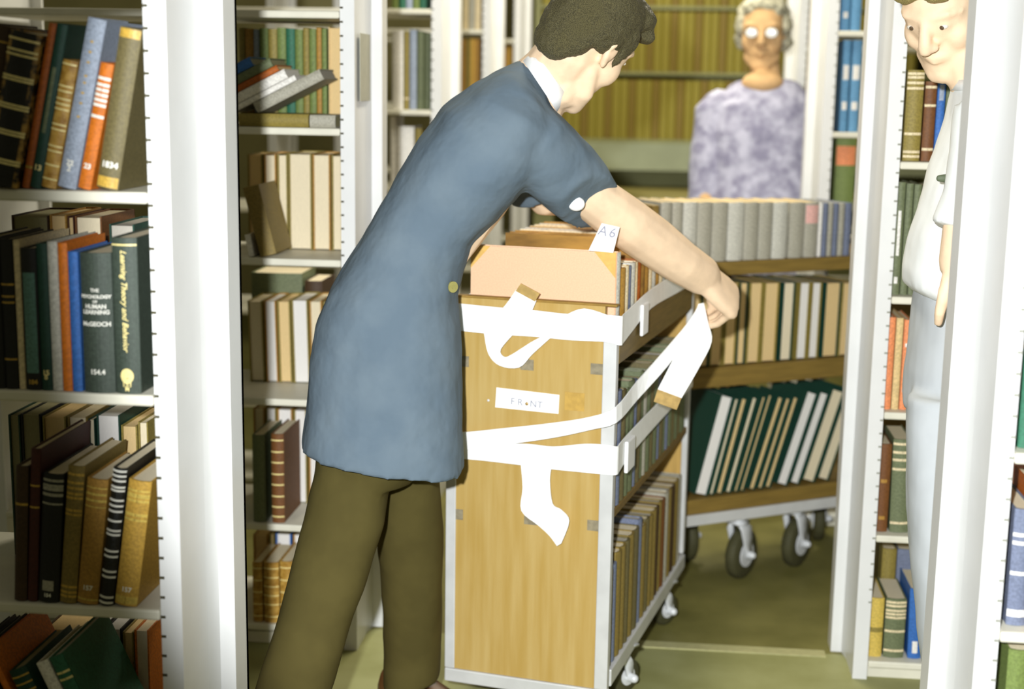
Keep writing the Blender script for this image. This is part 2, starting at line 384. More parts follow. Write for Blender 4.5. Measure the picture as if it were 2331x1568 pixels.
row(SA, z2, 900, [
    dict(x=(-22, 14), top=540, c='black', label='black book in the dark left end of the second near shelf'),
    dict(x=(15, 44), top=545, c='black', label='black book with faint gilt letters, beside the thin cream book', feats=[B(.7, .003, M_GILT2), B(.62, .003, M_GILT2), B(.58, .003, M_GILT2), B(.2, .003, M_GILT2)]),
    dict(x=(46, 60), top=548, c='cream', label='thin cream book at the dark end of the second near shelf', d=.19),
    dict(x=(62, 96), top=566, c='black', label='black book with a long teal label on its spine', feats=[('label', .12, .83, 'teal', .8), ('text', '184', .055, .01, M_GILT2, False, 0, .0004)]),
    dict(x=(97, 121), top=556, c='dark green', label='dark green book between teal labelled and light grey books', feats=[('text', '15', .12, .011, M_GOLD, False, 0, .0004), ('text', '8', .09, .011, M_GOLD, False, 0, .0004)]),
    dict(x=(122, 144), top=551, c='light grey', label='light grey book left of the bright orange one'),
    dict(x=(145, 166), top=554, c='orange', label='bright plain orange book on the second near shelf'),
    dict(x=(167, 189), top=574, c='blue', label='bright blue cloth book right of the plain orange one'),
    dict(x=(194, 264), top=576, c='charcoal', label='thick charcoal book with five lines of pale lettering', d=.165, bulge=.008,
         feats=[('text', 'THE', .735, .0075, M_WHITEINK, False, 0, .0002), ('text', 'PSYCHOLOGY', .69, .0073, M_WHITEINK, False, 0, .0003), ('text', 'OF', .655, .006, M_WHITEINK, False, 0, .0002),
                ('text', 'HUMAN', .62, .0092, M_WHITEINK, False, 0, .0003), ('text', 'LEARNING', .58, .0088, M_WHITEINK, False, 0, .0003), ('text', 'McGEOCH', .495, .0095, M_WHITEINK, False, 0, .0003), ('text', '154.4', .15, .011, M_WHITEINK, False, 0, .0003)]),
    dict(x=(266, 322), top=542, c='charcoal', label='charcoal book with script title running down its spine', d=.19, bulge=.006,
         feats=[('text', 'Learning Theory and Behavior', .6, .0129, M_GOLD, True, .35, .0002), B(.955, .0025, M_GOLD), ('disc', .115, .0105, M_GOLD), ('text', '151', .06, .011, M_GOLD, False, 0, .0003), ('text', 'M', .03, .009, M_GOLD, False, 0, .0003)]),
])
bk = .215
row(SA, z2, 900, [
    dict(x=(45, 128), top=492, c='dark brown', fore=True, dy=bk, pages='dusty', label='dark brown volume behind the teal labelled book, rear row'),
    dict(x=(130, 168), top=490, c='tan', fore=True, dy=bk, pages='tan', label='tan volume showing pale page edges behind the orange book'),
    dict(x=(170, 184), top=494, c='maroon', fore=True, dy=bk, pages='tan', label='thin maroon volume in the rear row behind the blue book'),
    dict(x=(186, 246), top=494, c='brown', fore=True, dy=bk, pages='paper', label='brown volume with cream page edges behind the thick charcoal book'),
    dict(x=(262, 318), top=512, c='dark green', fore=True, dy=bk, pages='grey', label='dark volume in the rear row beside the slotted post'),
])
z3 = ZA[3]
row(SA, z3, 1390, [
    dict(x=(34, 62), top=1062, c='dark brown', lean=3.5, label='dim brown book, leftmost on the third near shelf', feats=[B(.72, .004, M_GILT2)]),
    dict(x=(64, 86), top=1022, c='maroon', lean=4, d=.2, label='thin maroon book left of the black labelled volume', feats=[B(.76, .003, M_GILT2), B(.62, .003, M_GILT2)]),
    dict(x=(88, 134), top=1080, c='black', lean=5, d=.19, label='thick black volume with small white spine labels on the third near shelf',
         feats=[B(.95, .004, 'grey'), B(.91, .004, 'grey'), B(.885, .006, 'grey'), B(.84, .005, 'grey'), B(.77, .003, 'grey'), ('label', .09, .17, 'grey', .55), ('text', '154', .055, .008, M_WHITEINK, False, 0, .0003)]),
    dict(x=(137, 174), top=1062, c='khaki', lean=6, d=.18, label='dark khaki book with dull bands beside the black volume', feats=[B(z, .004, M_GILT2) for z in (.94, .88, .84, .8, .77, .68, .65, .12, .08, .05)]),
    dict(x=(176, 223), top=1092, c='tan', lean=7, d=.165, label='wide tan cloth book with thin yellow rules on the third near shelf', feats=[B(.93, .002, 'yellow'), B(.88, .004, 'yellow'), B(.83, .004, 'yellow'), B(.78, .002, 'yellow'), ('text', '157', .13, .011, M_WHITEINK, False, 0, .0003), B(.035, .003, 'yellow')]),
    dict(x=(226, 258), top=1066, c=M_LBLK, lean=8, d=.18, label='slim black book ringed with bright raised bands', bulge=.006,
         feats=[B(z, .0035, M_WHITEINK, .0018) for z in (.98, .945, .91, .865, .84, .77, .73, .69, .62, .55, .52, .4, .36, .25, .21, .06, .02)]),
    dict(x=(261, 312), top=1096, c='mustard', lean=8.5, d=.165, label='mustard book with yellow bands beside the slotted post', feats=[B(.92, .003, 'yellow'), B(.88, .007, 'yellow'), B(.84, .004, 'yellow'), B(.73, .005, 'yellow'), B(.69, .004, 'yellow'), ('text', '157', .13, .011, M_WHITEINK, False, 0, .0003), B(.06, .006, 'yellow'), B(.03, .006, 'yellow')]),
])
row(SA, z3, 1390, [
    dict(x=(40, 66), top=946, c='dark green', fore=True, dy=bk, pages='dusty', label='dim green volume at the dark end of the rear row, third near shelf'),
    dict(x=(68, 112), top=944, c='black', fore=True, dy=bk, pages='dusty', label='black volume in the rear row above the maroon book'),
    dict(x=(116, 168), top=950, c='olive', fore=True, dy=bk, pages='tan', label='volume with tan page edges in the rear row, third near shelf'),
    dict(x=(172, 216), top=950, c='khaki', fore=True, dy=bk, pages='paper', label='volume with ribbed cream page edges behind the khaki book'),
    dict(x=(218, 232), top=955, c='dark green', fore=True, dy=bk, pages='paper', label='thin cream edged volume left of the whitest page block'),
    dict(x=(236, 288), top=946, c='dark green', fore=True, dy=bk, pages='white', label='green volume with the whitest page edges on the third near shelf'),
    dict(x=(290, 326), top=970, c='olive', fore=True, dy=bk, pages='tan', label='volume with tan page edges behind the mustard book'),
    dict(x=(328, 350), top=962, c='olive', fore=True, dy=bk, pages='paper', label='narrow cream edged volume in the rear row against the post'),
])
z4 = ZA[4]
def low(x, top, c, label, lean, d=.17, pages='dusty', **k):
    return dict(x=x, top=top, c=c, label=label, lean=lean, d=d, pages=pages, **k)
row(SA, z4, 1860, [
    low((92, 112), 1500, 'black', 'black book lying back at the dark end of the lowest near shelf', -24),
    low((118, 142), 1498, 'black', 'green edged black book left of the orange covered one', -24, pages='dusty'),
    low((148, 165), 1492, 'orange', 'slanting orange covered book on the lowest near shelf', -24, d=.2, pages='paper'),
    low((180, 226), 1540, 'dark green', 'thick dark green slanting book right of the orange one', -24, d=.18, feats=[B(.95, .003, M_GILT2), B(.9, .003, M_GILT2), B(.85, .003, M_GILT2)]),
    low((252, 284), 1522, 'white', 'slanting book with a white spine behind the big green cover', -24, d=.17, pages='dusty'),
    low((288, 324), 1510, 'green', 'green cloth book slanting with its broad cover in view', -24, d=.19, pages='grey', feats=[B(.9, .004, M_GOLD), B(.86, .004, M_GOLD)]),
])
row(SA, z4, 1860, [
    dict(x=(120, 205), top=1434, c='dark brown', fore=True, dy=bk, pages='tan', label='brown volume in the rear row of the lowest near shelf'),
    dict(x=(208, 250), top=1432, c='black', fore=True, dy=bk, pages='white', label='white edged volume right of the orange cover, lowest near shelf'),
    dict(x=(254, 292), top=1432, c='black', fore=True, dy=bk, pages='white', label='white edged volume behind the big green cover'),
    dict(x=(294, 318), top=1440, c='olive', fore=True, dy=bk, pages='tan', label='tan edged volume behind the big green cover'),
    dict(x=(320, 352), top=1436, c='orange', fore=True, dy=bk, pages='paper', label='orange covered volume against the slotted post, lowest near shelf'),
])

# ------------------------------------------------------------------ books on the bookcase behind the man
SB = YB + .012
ORD = ['first', 'second', 'third', 'fourth', 'fifth', 'sixth', 'seventh', 'eighth', 'ninth', 'tenth', 'eleventh', 'twelfth', 'thirteenth', 'fourteenth', 'fifteenth',
       'sixteenth', 'seventeenth', 'eighteenth', 'nineteenth', 'twentieth', 'twenty-first', 'twenty-second', 'twenty-third', 'twenty-fourth', 'twenty-fifth']
R_B = .175
cols = ['olive', 'tan', 'pale blue', 'olive green', 'olive', 'olive green', 'green', 'olive green', 'olive', 'olive green', 'tan', 'olive green']
xs = [548, 562, 581, 594, 614, 634, 654, 674, 692, 706, 722, 734, 746]
row(SB, ZB[1], 292, [dict(x=(xs[i], xs[i + 1] - 1), top=64 + (i * 7) % 5, c=cols[i], dy=R_B, label='%s journal, %s from the post in a row behind leaning white books' % (cols[i], ORD[11 - i])) for i in range(12)]
    + [dict(x=(749, 776), top=62, c='buff', dy=R_B, fore=True, pages='tan', label='buff page block between green journals and the grey labelled post')])
# leaning heap in front
for x0, x1, ln_, c, pg, lab in [
        (331, 378, .25, 'blue', 'grey', 'blue book at the top of the leaning heap behind the man'),
        (380, 422, .25, 'grey green', 'dusty', 'dull green book leaning beneath the blue one'),
        (424, 455, .225, 'rust', 'tan', 'rust coloured book leaning above two white ones'),
        (457, 503, .19, 'white', 'white', 'upper of two white books in the leaning heap'),
        (505, 532, .178, 'white', 'white', 'lower, thinner of two white books in the leaning heap'),
        (534, 588, .185, 'grey', 'grey', 'grey book at the bottom of the leaning heap')]:
    a = at_y(x0, 262, SB)[0]; b_ = at_y(x1, 262, SB)[0]
    M, w = lean_matrix(a, b_, ZB[1] + .033, SB, 63)
    book(lab, w - .0006, ln_, .145, c, pg, M)
for x0, x1, zz, hh, c, lab in [(545, 703, 0, .031, 'olive', 'olive book lying flat under the leaning heap'), (706, 764, 0, .03, 'grey', 'grey book lying flat beside the olive one, next to the post')]:
    a = at_y(x0, 285, SB)[0]; b_ = at_y(x1, 285, SB)[0]
    M = Matrix.Translation(((a + b_) / 2, SB, ZB[1] + hh / 2 + .0008)) @ Matrix.Translation((-(b_ - a) / 2, 0, 0)) @ Matrix.Rotation(PI / 2, 4, 'Y')
    book(lab, hh, b_ - a, .15, c, 'dusty', M)
def fores(z, pyb, xs, where, pages, cov, dy=R_B, Ysp=SB, lean=0, tops=None, d=.15, single=False, g=None, bt=.004):
    n = len(xs)
    row(Ysp, z, pyb, [dict(x=xs[i][:2], top=xs[i][2], c=cov[i % len(cov)], dy=dy, fore=True, pages=pages[i % len(pages)], lean=lean, d=d, single=single, bt=bt,
        label='%s book, %s, %s' % ({'paper': 'cream edged', 'white': 'white edged', 'tan': 'tan edged', 'grey': 'grey edged', 'dusty': 'dull edged'}[pages[i % len(pages)]], 'leftmost' if i == 0 else ('rightmost' if i == n - 1 else ORD[i] + ' from the left'), where)) for i in range(n)])
fores(ZB[2], 560, [(566, 601, 352), (604, 631, 352), (634, 657, 352), (659, 711, 350), (713, 753, 352), (756, 780, 354)], 'on the shelf below the leaning heap', ['tan', 'paper', 'paper', 'paper', 'paper', 'paper'], ['olive', 'tan', 'olive'])
row(SB, ZB[2], 585, [dict(x=(593, 631), top=430, c='khaki', lean=-14, label='khaki book leaning in front of cream page edges below the heap'),
                     dict(x=(566, 579), top=536, c='white', lean=-10, label='small white booklet tucked beside the leaning khaki book')])
fores(ZB[3], 862, [(570, 604, 686), (607, 634, 686), (637, 666, 686), (669, 706, 684), (709, 738, 686), (741, 776, 688)], 'on the shelf left of the blue coat', ['paper', 'white', 'tan', 'white', 'paper', 'white'], ['olive', 'tan', 'olive'], lean=-1.2)
row(SB, ZB[3], 862, [dict(x=(576, 690), top=622, c='grey green', dy=R_B + .16, label='dull green volume above the page edges, left of the blue coat'),
                     dict(x=(696, 735), top=640, c='dark brown', dy=R_B + .16, label='dark brown volume above the page edges, touching the blue coat')])
fores(ZB[4], 1150, [(580, 606, 930), (608, 632, 930), (634, 668, 932), (671, 700, 934), (704, 736, 934)], 'in the rear row by the coat hem', ['paper', 'white', 'white', 'white', 'white'], ['tan', 'olive'])
row(SB, ZB[4], 1182, [dict(x=(577, 605), top=990, c='grey green', label='grey green book beside the brown leather book at the coat hem', d=.17),
                      dict(x=(620, 648), top=988, c='brown', d=.165, label='brown leather book with gilt ribs near the coat hem', feats=[B(z, .004, M_GOLD, .0015) for z in (.93, .8, .68, .55, .43, .3, .18, .07)])])
fores(ZB[5], 1450, [(580, 614, 1218), (617, 628, 1216), (631, 666, 1216), (670, 700, 1218), (704, 740, 1218)], 'behind three tan volumes by the trousers', ['tan', 'tan', 'white', 'white', 'white'], ['tan', 'olive', 'blue'])
row(SB, ZB[5], 1482, [dict(x=(578, 600), top=1280, c=M_TANL, label='leftmost of three tan calf volumes near the trousers', feats=[B(z, .003, M_GOLD, .001) for z in (.9, .7, .5, .3, .1)]),
                      dict(x=(603, 637), top=1280, c=M_TANL, label='middle and widest of three tan calf volumes near the trousers', feats=[B(z, .003, M_GOLD, .001) for z in (.9, .75, .6, .45, .3, .1)]),
                      dict(x=(640, 668), top=1278, c=M_TANL, label='rightmost of three tan calf volumes near the trousers', feats=[B(z, .003, M_GOLD, .001) for z in (.9, .7, .5, .3, .1)])])

# ------------------------------------------------------------------ farther left bookcases
SCc = YC + .03
row(SCc, ZC[1], 250, [
    dict(x=(893, 918), top=70, c='white', label='white volume next to the grey labelled post'),
    dict(x=(919, 931), top=72, c='olive', label='thin olive volume between white and ice blue volumes', feats=[B(.14, .006, 'cream')]),
    dict(x=(932, 948), top=68, c='pale blue', label='ice blue volume above the blue shoulder'),
    dict(x=(949, 964), top=72, c='grey green', label='grey green volume right of the ice blue one'),
    dict(x=(965, 980), top=76, c='grey green', label='grey green volume against the post above the blue shoulder')])
row(SCc, ZC[0], 18, [dict(x=(892 + 16 * i, 907 + 16 * i), top=-120, c=['olive green', 'green', 'pale blue', 'olive green', 'green'][i], label='%s volume on the top shelf above the blue shoulder, %s from left' % (['olive green', 'green', 'pale blue', 'olive green', 'green'][i], ORD[i])) for i in range(5)])
row(SCc, ZC[2], 470, [dict(x=(888, 900), top=266, c='white', label='thin white volume just above the blue sleeve back'),
                      dict(x=(901, 942), top=288, c='white', label='wide white volume just above the blue coat back'),
                      dict(x=(944, 960), top=292, c='olive', label='olive volume just above the blue coat back')])
SD = YD + .03
row(SD, 1.34, 232, [dict(x=(1050 + 10 * i, 1059 + 10 * i), top=88, c=['tan', 'olive', 'mustard', 'tan'][i], label='%s volume on the shelf between white posts, %s from left' % (['tan', 'olive', 'mustard', 'tan'][i], ORD[i])) for i in range(4)])
row(SD, 1.67, 58, [dict(x=(1053 + 14 * i, 1066 + 14 * i), top=-100, c=['cream', 'grey', 'cream'][i], label='%s volume at the top between white posts, %s from left' % (['cream', 'grey', 'cream'][i], ORD[i])) for i in range(3)])
SE_ = YE + .03
row(SE_, 1.34, 215, [dict(x=(1146 + 9 * i, 1154 + 9 * i), top=104, c=['tan', 'mustard'][i], label='%s volume between the two farthest white posts' % ['tan', 'mustard'][i]) for i in range(2)])

# ------------------------------------------------------------------ right hand bookcases
S2 = Y2 + .03
def bands(c, *zs): return [B(z, .006, c) for z in zs]
row(S2, Z2[1], 366, [
    dict(x=(2054, 2092), top=160, c='olive', label='olive volume with pale bands left of the chin', feats=bands('cream', .96, .92, .86, .8, .3, .1, .05)),
    dict(x=(2096, 2122), top=186, c='brown', label='brown volume with gilt marks below the chin', feats=bands('cream', .93, .7, .15)),
    dict(x=(2124, 2142), top=190, c='blue', label='blue volume just below the chin of the man in white', feats=[('label', .78, .98, 'pale blue', .6)]),
    dict(x=(2144, 2162), top=192, c='grey green', label='grey green volume mostly hidden by the white collar')])
row(S2, Z2[2], 672, [dict(x=(x0, x1), top=tp, c=c, label=l, feats=f) for x0, x1, tp, c, l, f in [
    (2026, 2046, 415, 'grey green', 'leftmost grey green volume on the shelf beside the white shirt', [('label', .35, .75, 'white', .35), ('label', .1, .16, 'white', .4)]),
    (2048, 2064, 418, 'grey green', 'second grey green volume on the shelf beside the white shirt', []),
    (2066, 2082, 420, 'grey green', 'third grey green volume beside the shirt, white label high up', [('label', .55, .75, 'white', .35)]),
    (2084, 2112, 424, 'grey green', 'rightmost grey green volume, half hidden by the white shirt', [])]])
row(S2, Z2[3], 936, [
    dict(x=(2004, 2026), top=722, c='coral', label='orange volume left of the grey trousers'),
    dict(x=(2028, 2044), top=724, c='buff', label='buff volume between orange and coral volumes'),
    dict(x=(2046, 2062), top=728, c='coral', label='coral volume touching the grey trousers', feats=[('label', .2, .24, 'white', .5), ('label', .7, .74, 'white', .5)])])
row(S2, Z2[4], 1216, [
    dict(x=(1989, 2018), top=1010, c='brown', label='brown volume beside the grey trousers', feats=[('label', .14, .18, 'tan', .5), ('label', .56, .6, 'tan', .5)]),
    dict(x=(2024, 2066), top=1000, c='grey green', lean=-1.0, label='dark green banded volume beside the grey trousers', feats=bands('cream', .95, .86, .78, .68, .1))])
row(S2, Z2[5], 1545, [
    dict(x=(1970, 2002), top=1360, c='yellow', label='yellow volume with a dark band at the bottom right', feats=[('label', .42, .5, 'olive', .98)]),
    dict(x=(2006, 2052), top=1362, c='grey green', label='thick green volume with pale bands at the bottom right', feats=bands('cream', .94, .88, .8, .74, .68, .45, .12)),
    dict(x=(2062, 2092), top=1340, c='blue', lean=-1.5, label='blue volume beside the trousers at the bottom right', feats=[('label', .08, .25, 'white', .4)])])
row(S2, Z2[5], 1545, [
    dict(x=(1990, 2022), top=1248, c='olive', dy=.18, label='olive volume standing behind the yellow one at bottom right'),
    dict(x=(2024, 2088), top=1250, c='slate blue', dy=.18, label='slate blue volume standing behind the green one at bottom right')])
S3 = Y3 + .03
row(S3, Z3[0], 68, [dict(x=(1912, 1933), top=-110, c='sky blue', label='blue volume on the top shelf, left of a pair', feats=[('label', .16, .24, 'white', .5)]),
                    dict(x=(1935, 1958), top=-110, c='sky blue', label='blue volume on the top shelf, right of a pair')])
row(S3, Z3[1], 298, [dict(x=(1909, 1927), top=92, c='sky blue', label='left blue volume with white labels, right of the woman', feats=[('label', .57, .73, 'white', .7), ('label', .24, .33, 'white', .6)]),
                     dict(x=(1930, 1952), top=92, c='sky blue', label='right blue volume with white labels, right of the woman', feats=[('label', .57, .73, 'white', .7), ('label', .24, .33, 'white', .6)])])
row(S3, Z3[2], 520, [dict(x=(1894, 1938), top=315, c='olive green', label='thick green volume with an orange label, right of the woman', feats=[('label', .72, .92, 'coral', .98)])])
row(Y4 + .03, 1.62, 108, [dict(x=(1842, 1862), top=-60, c='mustard', label='mustard volume high on the far bookcase behind the woman')])
row(Y4 + .03, 1.29, 252, [dict(x=(1840, 1860), top=128, c='tan', label='tan volume beside the shoulder of the woman')])
S1 = Y1 + .03
row(S1, Z1[2], 1022, [dict(x=(2316, 2352), top=800, c='green', label='green volume at the right edge of the picture')])
row(S1, Z1[3], 1432, [
    dict(x=(2288, 2334), top=1158, c='slate blue', label='slate blue volume with white bands at the right edge', feats=bands('white', .78, .71, .45, .12, .09), d=.15),
    dict(x=(2338, 2370), top=1120, c='rust', label='rust volume beyond the slate blue one at the right edge')])
row(S1, Z1[3], 1432, [dict(x=(2300, 2345), top=1046, c='coral', dy=.19, label='orange volume behind the slate blue one at the right edge')])
row(S1, Z1[4], 1700, [dict(x=(2278, 2330), top=1478, c='olive green', label='pale green volume in the bottom right corner')])

# ------------------------------------------------------------------ far range of bound journals
YW = 7.75
t = thing('journal_bookcase', 'wide far bookcase of olive brown bound journals behind the bending man', 'bookcase', (0, YW, 0))
MO = mat('olive_paint', (140, 140, 96), .7, .05, 6)
MG = mat('grey_green_paint', (150, 156, 128), .6, .05, 6)
for z in (1.865, 1.522, 1.165): MB().box(-.66, 1.4, 0, .3, z - .018, z).obj('shelf', MO, t)
MB().box(-.66, 1.4, .3, .32, 0, 2.3).obj('back_panel', MO, t)
for x in (-.69, 1.4): MB().box(x, x + .03, 0, .32, 0, 2.3).obj('side_panel', MO, t)
MB().box(-.66, 1.4, -.02, .28, 1.0, 1.146).obj('ledge', MG, t)
MB().box(-.66, 1.4, -.25, .25, .86, .9).obj('counter', mat('olive_counter', (150, 140, 80), .6, .06, 5), t)
for i, (x0, x1) in enumerate(((-.66, -.56), (1.3, 1.4))): MB().box(x0, x1, -.2, .2, 0, .86).obj('leg', MO, t)
x = -.655; k = 0
JW = [.044, .041, .046, .04, .043]
meshes = {}
while x < 1.3:
    w = JW[k % 5]
    for zs in (1.522, 1.165, 1.865):
        key = (w, (k * 7 + int(zs * 10)) % 3)
        c = ['journal olive', 'journal brown', 'journal olive'][key[1]]
        lab = 'olive brown bound journal in the long far row behind the bending man' if zs < 1.8 else 'olive brown bound journal above the far rows at the picture top'
        h = .315
        gname = 'far olive journals' if zs < 1.8 else 'far olive journals on top'
        M = Matrix.Translation((x + w / 2, YW + .02, zs + .001))
        if key in meshes:
            o = meshes[key].copy(); COL.objects.link(o); o.matrix_world = M; tag(o, lab, 'book', gname)
        else:
            meshes[key] = book(lab, w - .002, h, .2, c, 'dusty', M, single=True, group=gname, bulge=.009, name='bound_journal')
    x += w; k += 1

# ------------------------------------------------------------------ strapped plywood book truck
CO = np.array([-.423, 3.071, 0.0]); CTH = math.radians(-11.95)
CM = Matrix.Translation(CO) @ Matrix.Rotation(CTH, 4, 'Z')
cx_, cy_ = np.array([math.cos(CTH), math.sin(CTH), 0]), np.array([-math.sin(CTH), math.cos(CTH), 0])
def cf(px, py, y=0.0):
    r = ray(px, py); o = CO + cy_ * y; t = ((o - CAM) @ cy_) / (r @ cy_); q = CAM + r * t - CO
    return np.array([q @ cx_, q @ cy_, q[2]])
def cs(px, py, x=.352):
    r = ray(px, py); o = CO + cx_ * x; t = ((o - CAM) @ cx_) / (r @ cx_); q = CAM + r * t - CO
    return np.array([q @ cx_, q @ cy_, q[2]])
def c2w(p): return np.array(CM @ Vector(p))
M_PLY = mat('plywood', (176, 144, 74), .6, scale=7, stretch=(7, 7, .5), rgb2=(188, 160, 98), mix=(.35, .7), bump=.05, bscale=120)
M_PLYIN = mat('plywood_inner', (190, 154, 84), .7, .08, 9, stretch=(7, 7, .5))
M_ALU = mat('aluminium_edge', (206, 206, 204), .45, .05, 12, spec=.5, metal=.15)
M_WOODD = mat('brown_shelf_wood', (120, 96, 48), .6, .12, 9, stretch=(1, 12, 12))
M_PLUG = mat('grey_plug', (138, 128, 104), .7, .15, 60)
M_WEB = mat('white_webbing', (246, 246, 244), .8, .02, 40, .08, 900)
M_WEBTIP = mat('brown_strap_tip', (178, 148, 88), .7, .12, 60)
M_RUB = mat('dark_rubber', (70, 68, 42), .7, .1, 30)
M_CHROME = mat('caster_steel', (222, 224, 226), .3, .05, 30, metal=.05, spec=.7)
CX0, CX1, CL = -.035, .352, .875
truck = thing('book_truck', 'plywood book truck with aluminium edges, bound with white straps', 'book truck', M=CM)
ep = MB(); ep.box(CX0 + .022, CX1 - .028, 0, .018, .118, .985)
epo = ep.obj('end_panel', M_PLY, truck)
lip = MB(); lip.box(CX0 + .02, CX1 - .002, -.002, .021, .985, .99); lip.obj('top_edge', mat('plywood_edge', (150, 118, 52), .7, .1, 40), truck, bevel=.002)
MB().box(CX0, CX0 + .024, -.003, .02, .118, .94).obj('edge_strip', M_ALU, truck, bevel=.002)
MB().box(CX1 - .03, CX1, -.003, .02, .118, .965).obj('edge_strip', M_ALU, truck, bevel=.002)
bp_ = MB(); bp_.box(CX0 + .01, CX1 - .012, CL - .018, CL - .002, .118, .985).obj('end_panel', M_PLYIN, truck)
MB().box(CX0, CX0 + .02, CL - .02, CL, .118, .98).obj('edge_strip', M_ALU, truck, bevel=.002)
MB().box(CX1 - .014, CX1 + .002, CL - .022, CL, .166, .98).obj('edge_strip', M_ALU, truck, bevel=.002)
MB().box(CX0, CX1, -.004, .02, .085, .117).obj('bottom_rail', M_ALU, truck, bevel=.003)
MB().box(CX1 - .02, CX1 + .004, .021, CL, .118, .1585).obj('bottom_rail', M_ALU, truck, bevel=.003)
MB().box(CX0 - .002, CX0 + .018, .021, CL, .118, .1585).obj('bottom_rail', M_ALU, truck, bevel=.003)
MB().box(CX0 + .019, CX1 - .021, .021, CL - .02, .13, .16).obj('deck', M_WOODD, truck)
MB().box(CX0 + .004, CX1 - .001, .0195, CL - .021, .512, .530).obj('shelf', M_WOODD, truck, bevel=.002)
MB().box(CX0 + .004, CX1 - .012, .0195, CL - .021, .93, .948).obj('shelf', M_WOODD, truck)
MB().box(CX1 - .012, CX1 + .001, .0195, CL - .021, .858, .948).obj('apron', mat('apron_wood', (118, 98, 50), .6, .1, 9, stretch=(12, 1, 12)), truck, bevel=.002)
MB().box(CX0 + .001, CX0 + .013, .0195, CL - .021, .85, .93).obj('apron', M_WOODD, truck)
for px, py in ((1053, 822), (1200, 830), (1360, 840), (1040, 1170), (1208, 1182), (1352, 1196)):
    p = cf(px, py); MB().box(p[0] - .015, p[0] + .015, -.0012, 0, p[2] - .012, p[2] + .012).obj('plug', M_PLUG, epo, bevel=.0)
tp = cf(1308, 912); MB().box(tp[0] - .022, tp[0] + .022, -.0008, 0, tp[2] - .022, tp[2] + .018).obj('tape_stain', mat('tape_stain', (186, 150, 72), .6, .08, 60), epo)
# FRONT card
q = [cf(1130, 882, -.002), cf(1273, 899, -.002), cf(1271, 942, -.002), cf(1127, 927, -.002)]
cdm = MB(); cdm.add([(p[0], -.0015, p[2]) for p in q] + [(p[0], 0, p[2]) for p in q], [(0, 1, 2, 3), (7, 6, 5, 4), (0, 4, 5, 1), (1, 5, 6, 2), (2, 6, 7, 3), (3, 7, 4, 0)])
card = cdm.obj('name_card', mat('white_card', (250, 250, 248), .7, .01), epo)
M_PENCIL = mat('faint_pencil', (150, 150, 164), .8, .02)
cc = cf(1198, 916, -.002); ang = math.atan2(q[1][2] - q[0][2], q[1][0] - q[0][0])
for s_, px, py in (('F', 1167, 914), ('R', 1184, 916), ('N', 1214, 920), ('T', 1229, 922)):
    p = cf(px, py, -.002)
    text_mesh('lettering', s_, .021, M_PENCIL, card, xf=Matrix.Translation((p[0], -.0018, p[2])) @ Matrix.Rotation(-ang, 4, 'Y') @ FACE)
p = cf(1199, 919, -.002); nb = MB(); nb.ell((p[0], -.002, p[2]), (.0038, .002, .0038), nu=12, nv=8); nb.obj('nail', mat('brass_nail', (170, 140, 84), .4, .05, metal=.3), card, smooth=True)
p = cf(1112, 911); nb = MB(); nb.ell((p[0], -.001, p[2]), (.003, .002, .003), nu=12, nv=8); nb.obj('nail', M_CHROME, epo, smooth=True)
def caster(parent, x, y, ztop, r, yaw=0.0, wd=.026):
    M = Matrix.Translation((x, y, 0)) @ Matrix.Rotation(yaw, 4, 'Z')
    off = r * .35
    g = MB()
    zt = ztop
    g.box(-.032, .032, -.032, .032, zt - .006, zt)
    g.tube([(0, 0, zt - .006), (0, 0, zt - .03)], [.017, .017], round_ends=False)
    pw_ = r * .42
    for s in (-1, 1):
        x0 = s * (wd / 2 + .007); rings = []
        for k, (yy, zz, hw) in enumerate(((0, zt - .022, pw_ * .8), (off * .3, zt - .04, pw_), (off * .7, r + (zt - r) * .4, pw_ * .85), (off, r, pw_ * .55), (off, r - pw_ * .45, pw_ * .2))):
            sp = x0 * (.55 if k == 0 else 1.0)
            rings.append([(sp - s * .0025, yy - hw, zz), (sp + s * .003, yy - hw * .8, zz), (sp + s * .003, yy + hw * .8, zz), (sp - s * .0025, yy + hw, zz)])
        g.loft(rings)
    g.box(-wd / 2 - .008, wd / 2 + .008, -pw_ * .8, pw_ * .8, zt - .026, zt - .018)
    g.tube([(-wd / 2 - .02, off, r), (wd / 2 + .02, off, r)], [.011, .011])
    fo = g.obj('caster', M_CHROME, parent, smooth=True, xf=M)
    wv = MB()
    prof = [(-.5, .55), (-.5, .86), (-.36, .97), (0, 1.0), (.36, .97), (.5, .86), (.5, .55)]
    rings = [[(a * wd, off + r * b * math.cos(2 * PI * k / 28), r + r * b * math.sin(2 * PI * k / 28)) for k in range(28)] for a, b in prof]
    wv.loft(rings); wv.obj('wheel', M_RUB, fo, smooth=True, xf=M)
    hb = MB(); hb.tube([(-wd * .6, off, r), (wd * .6, off, r)], [r * .5, r * .5], n=20, round_ends=False); hb.obj('hub', M_CHROME, fo, smooth=False, xf=M)
for x, y in ((.322, .25), (.322, .72), (.01, .25), (.01, .72)): caster(truck, x, y, .1295, .045, yaw=-.5)

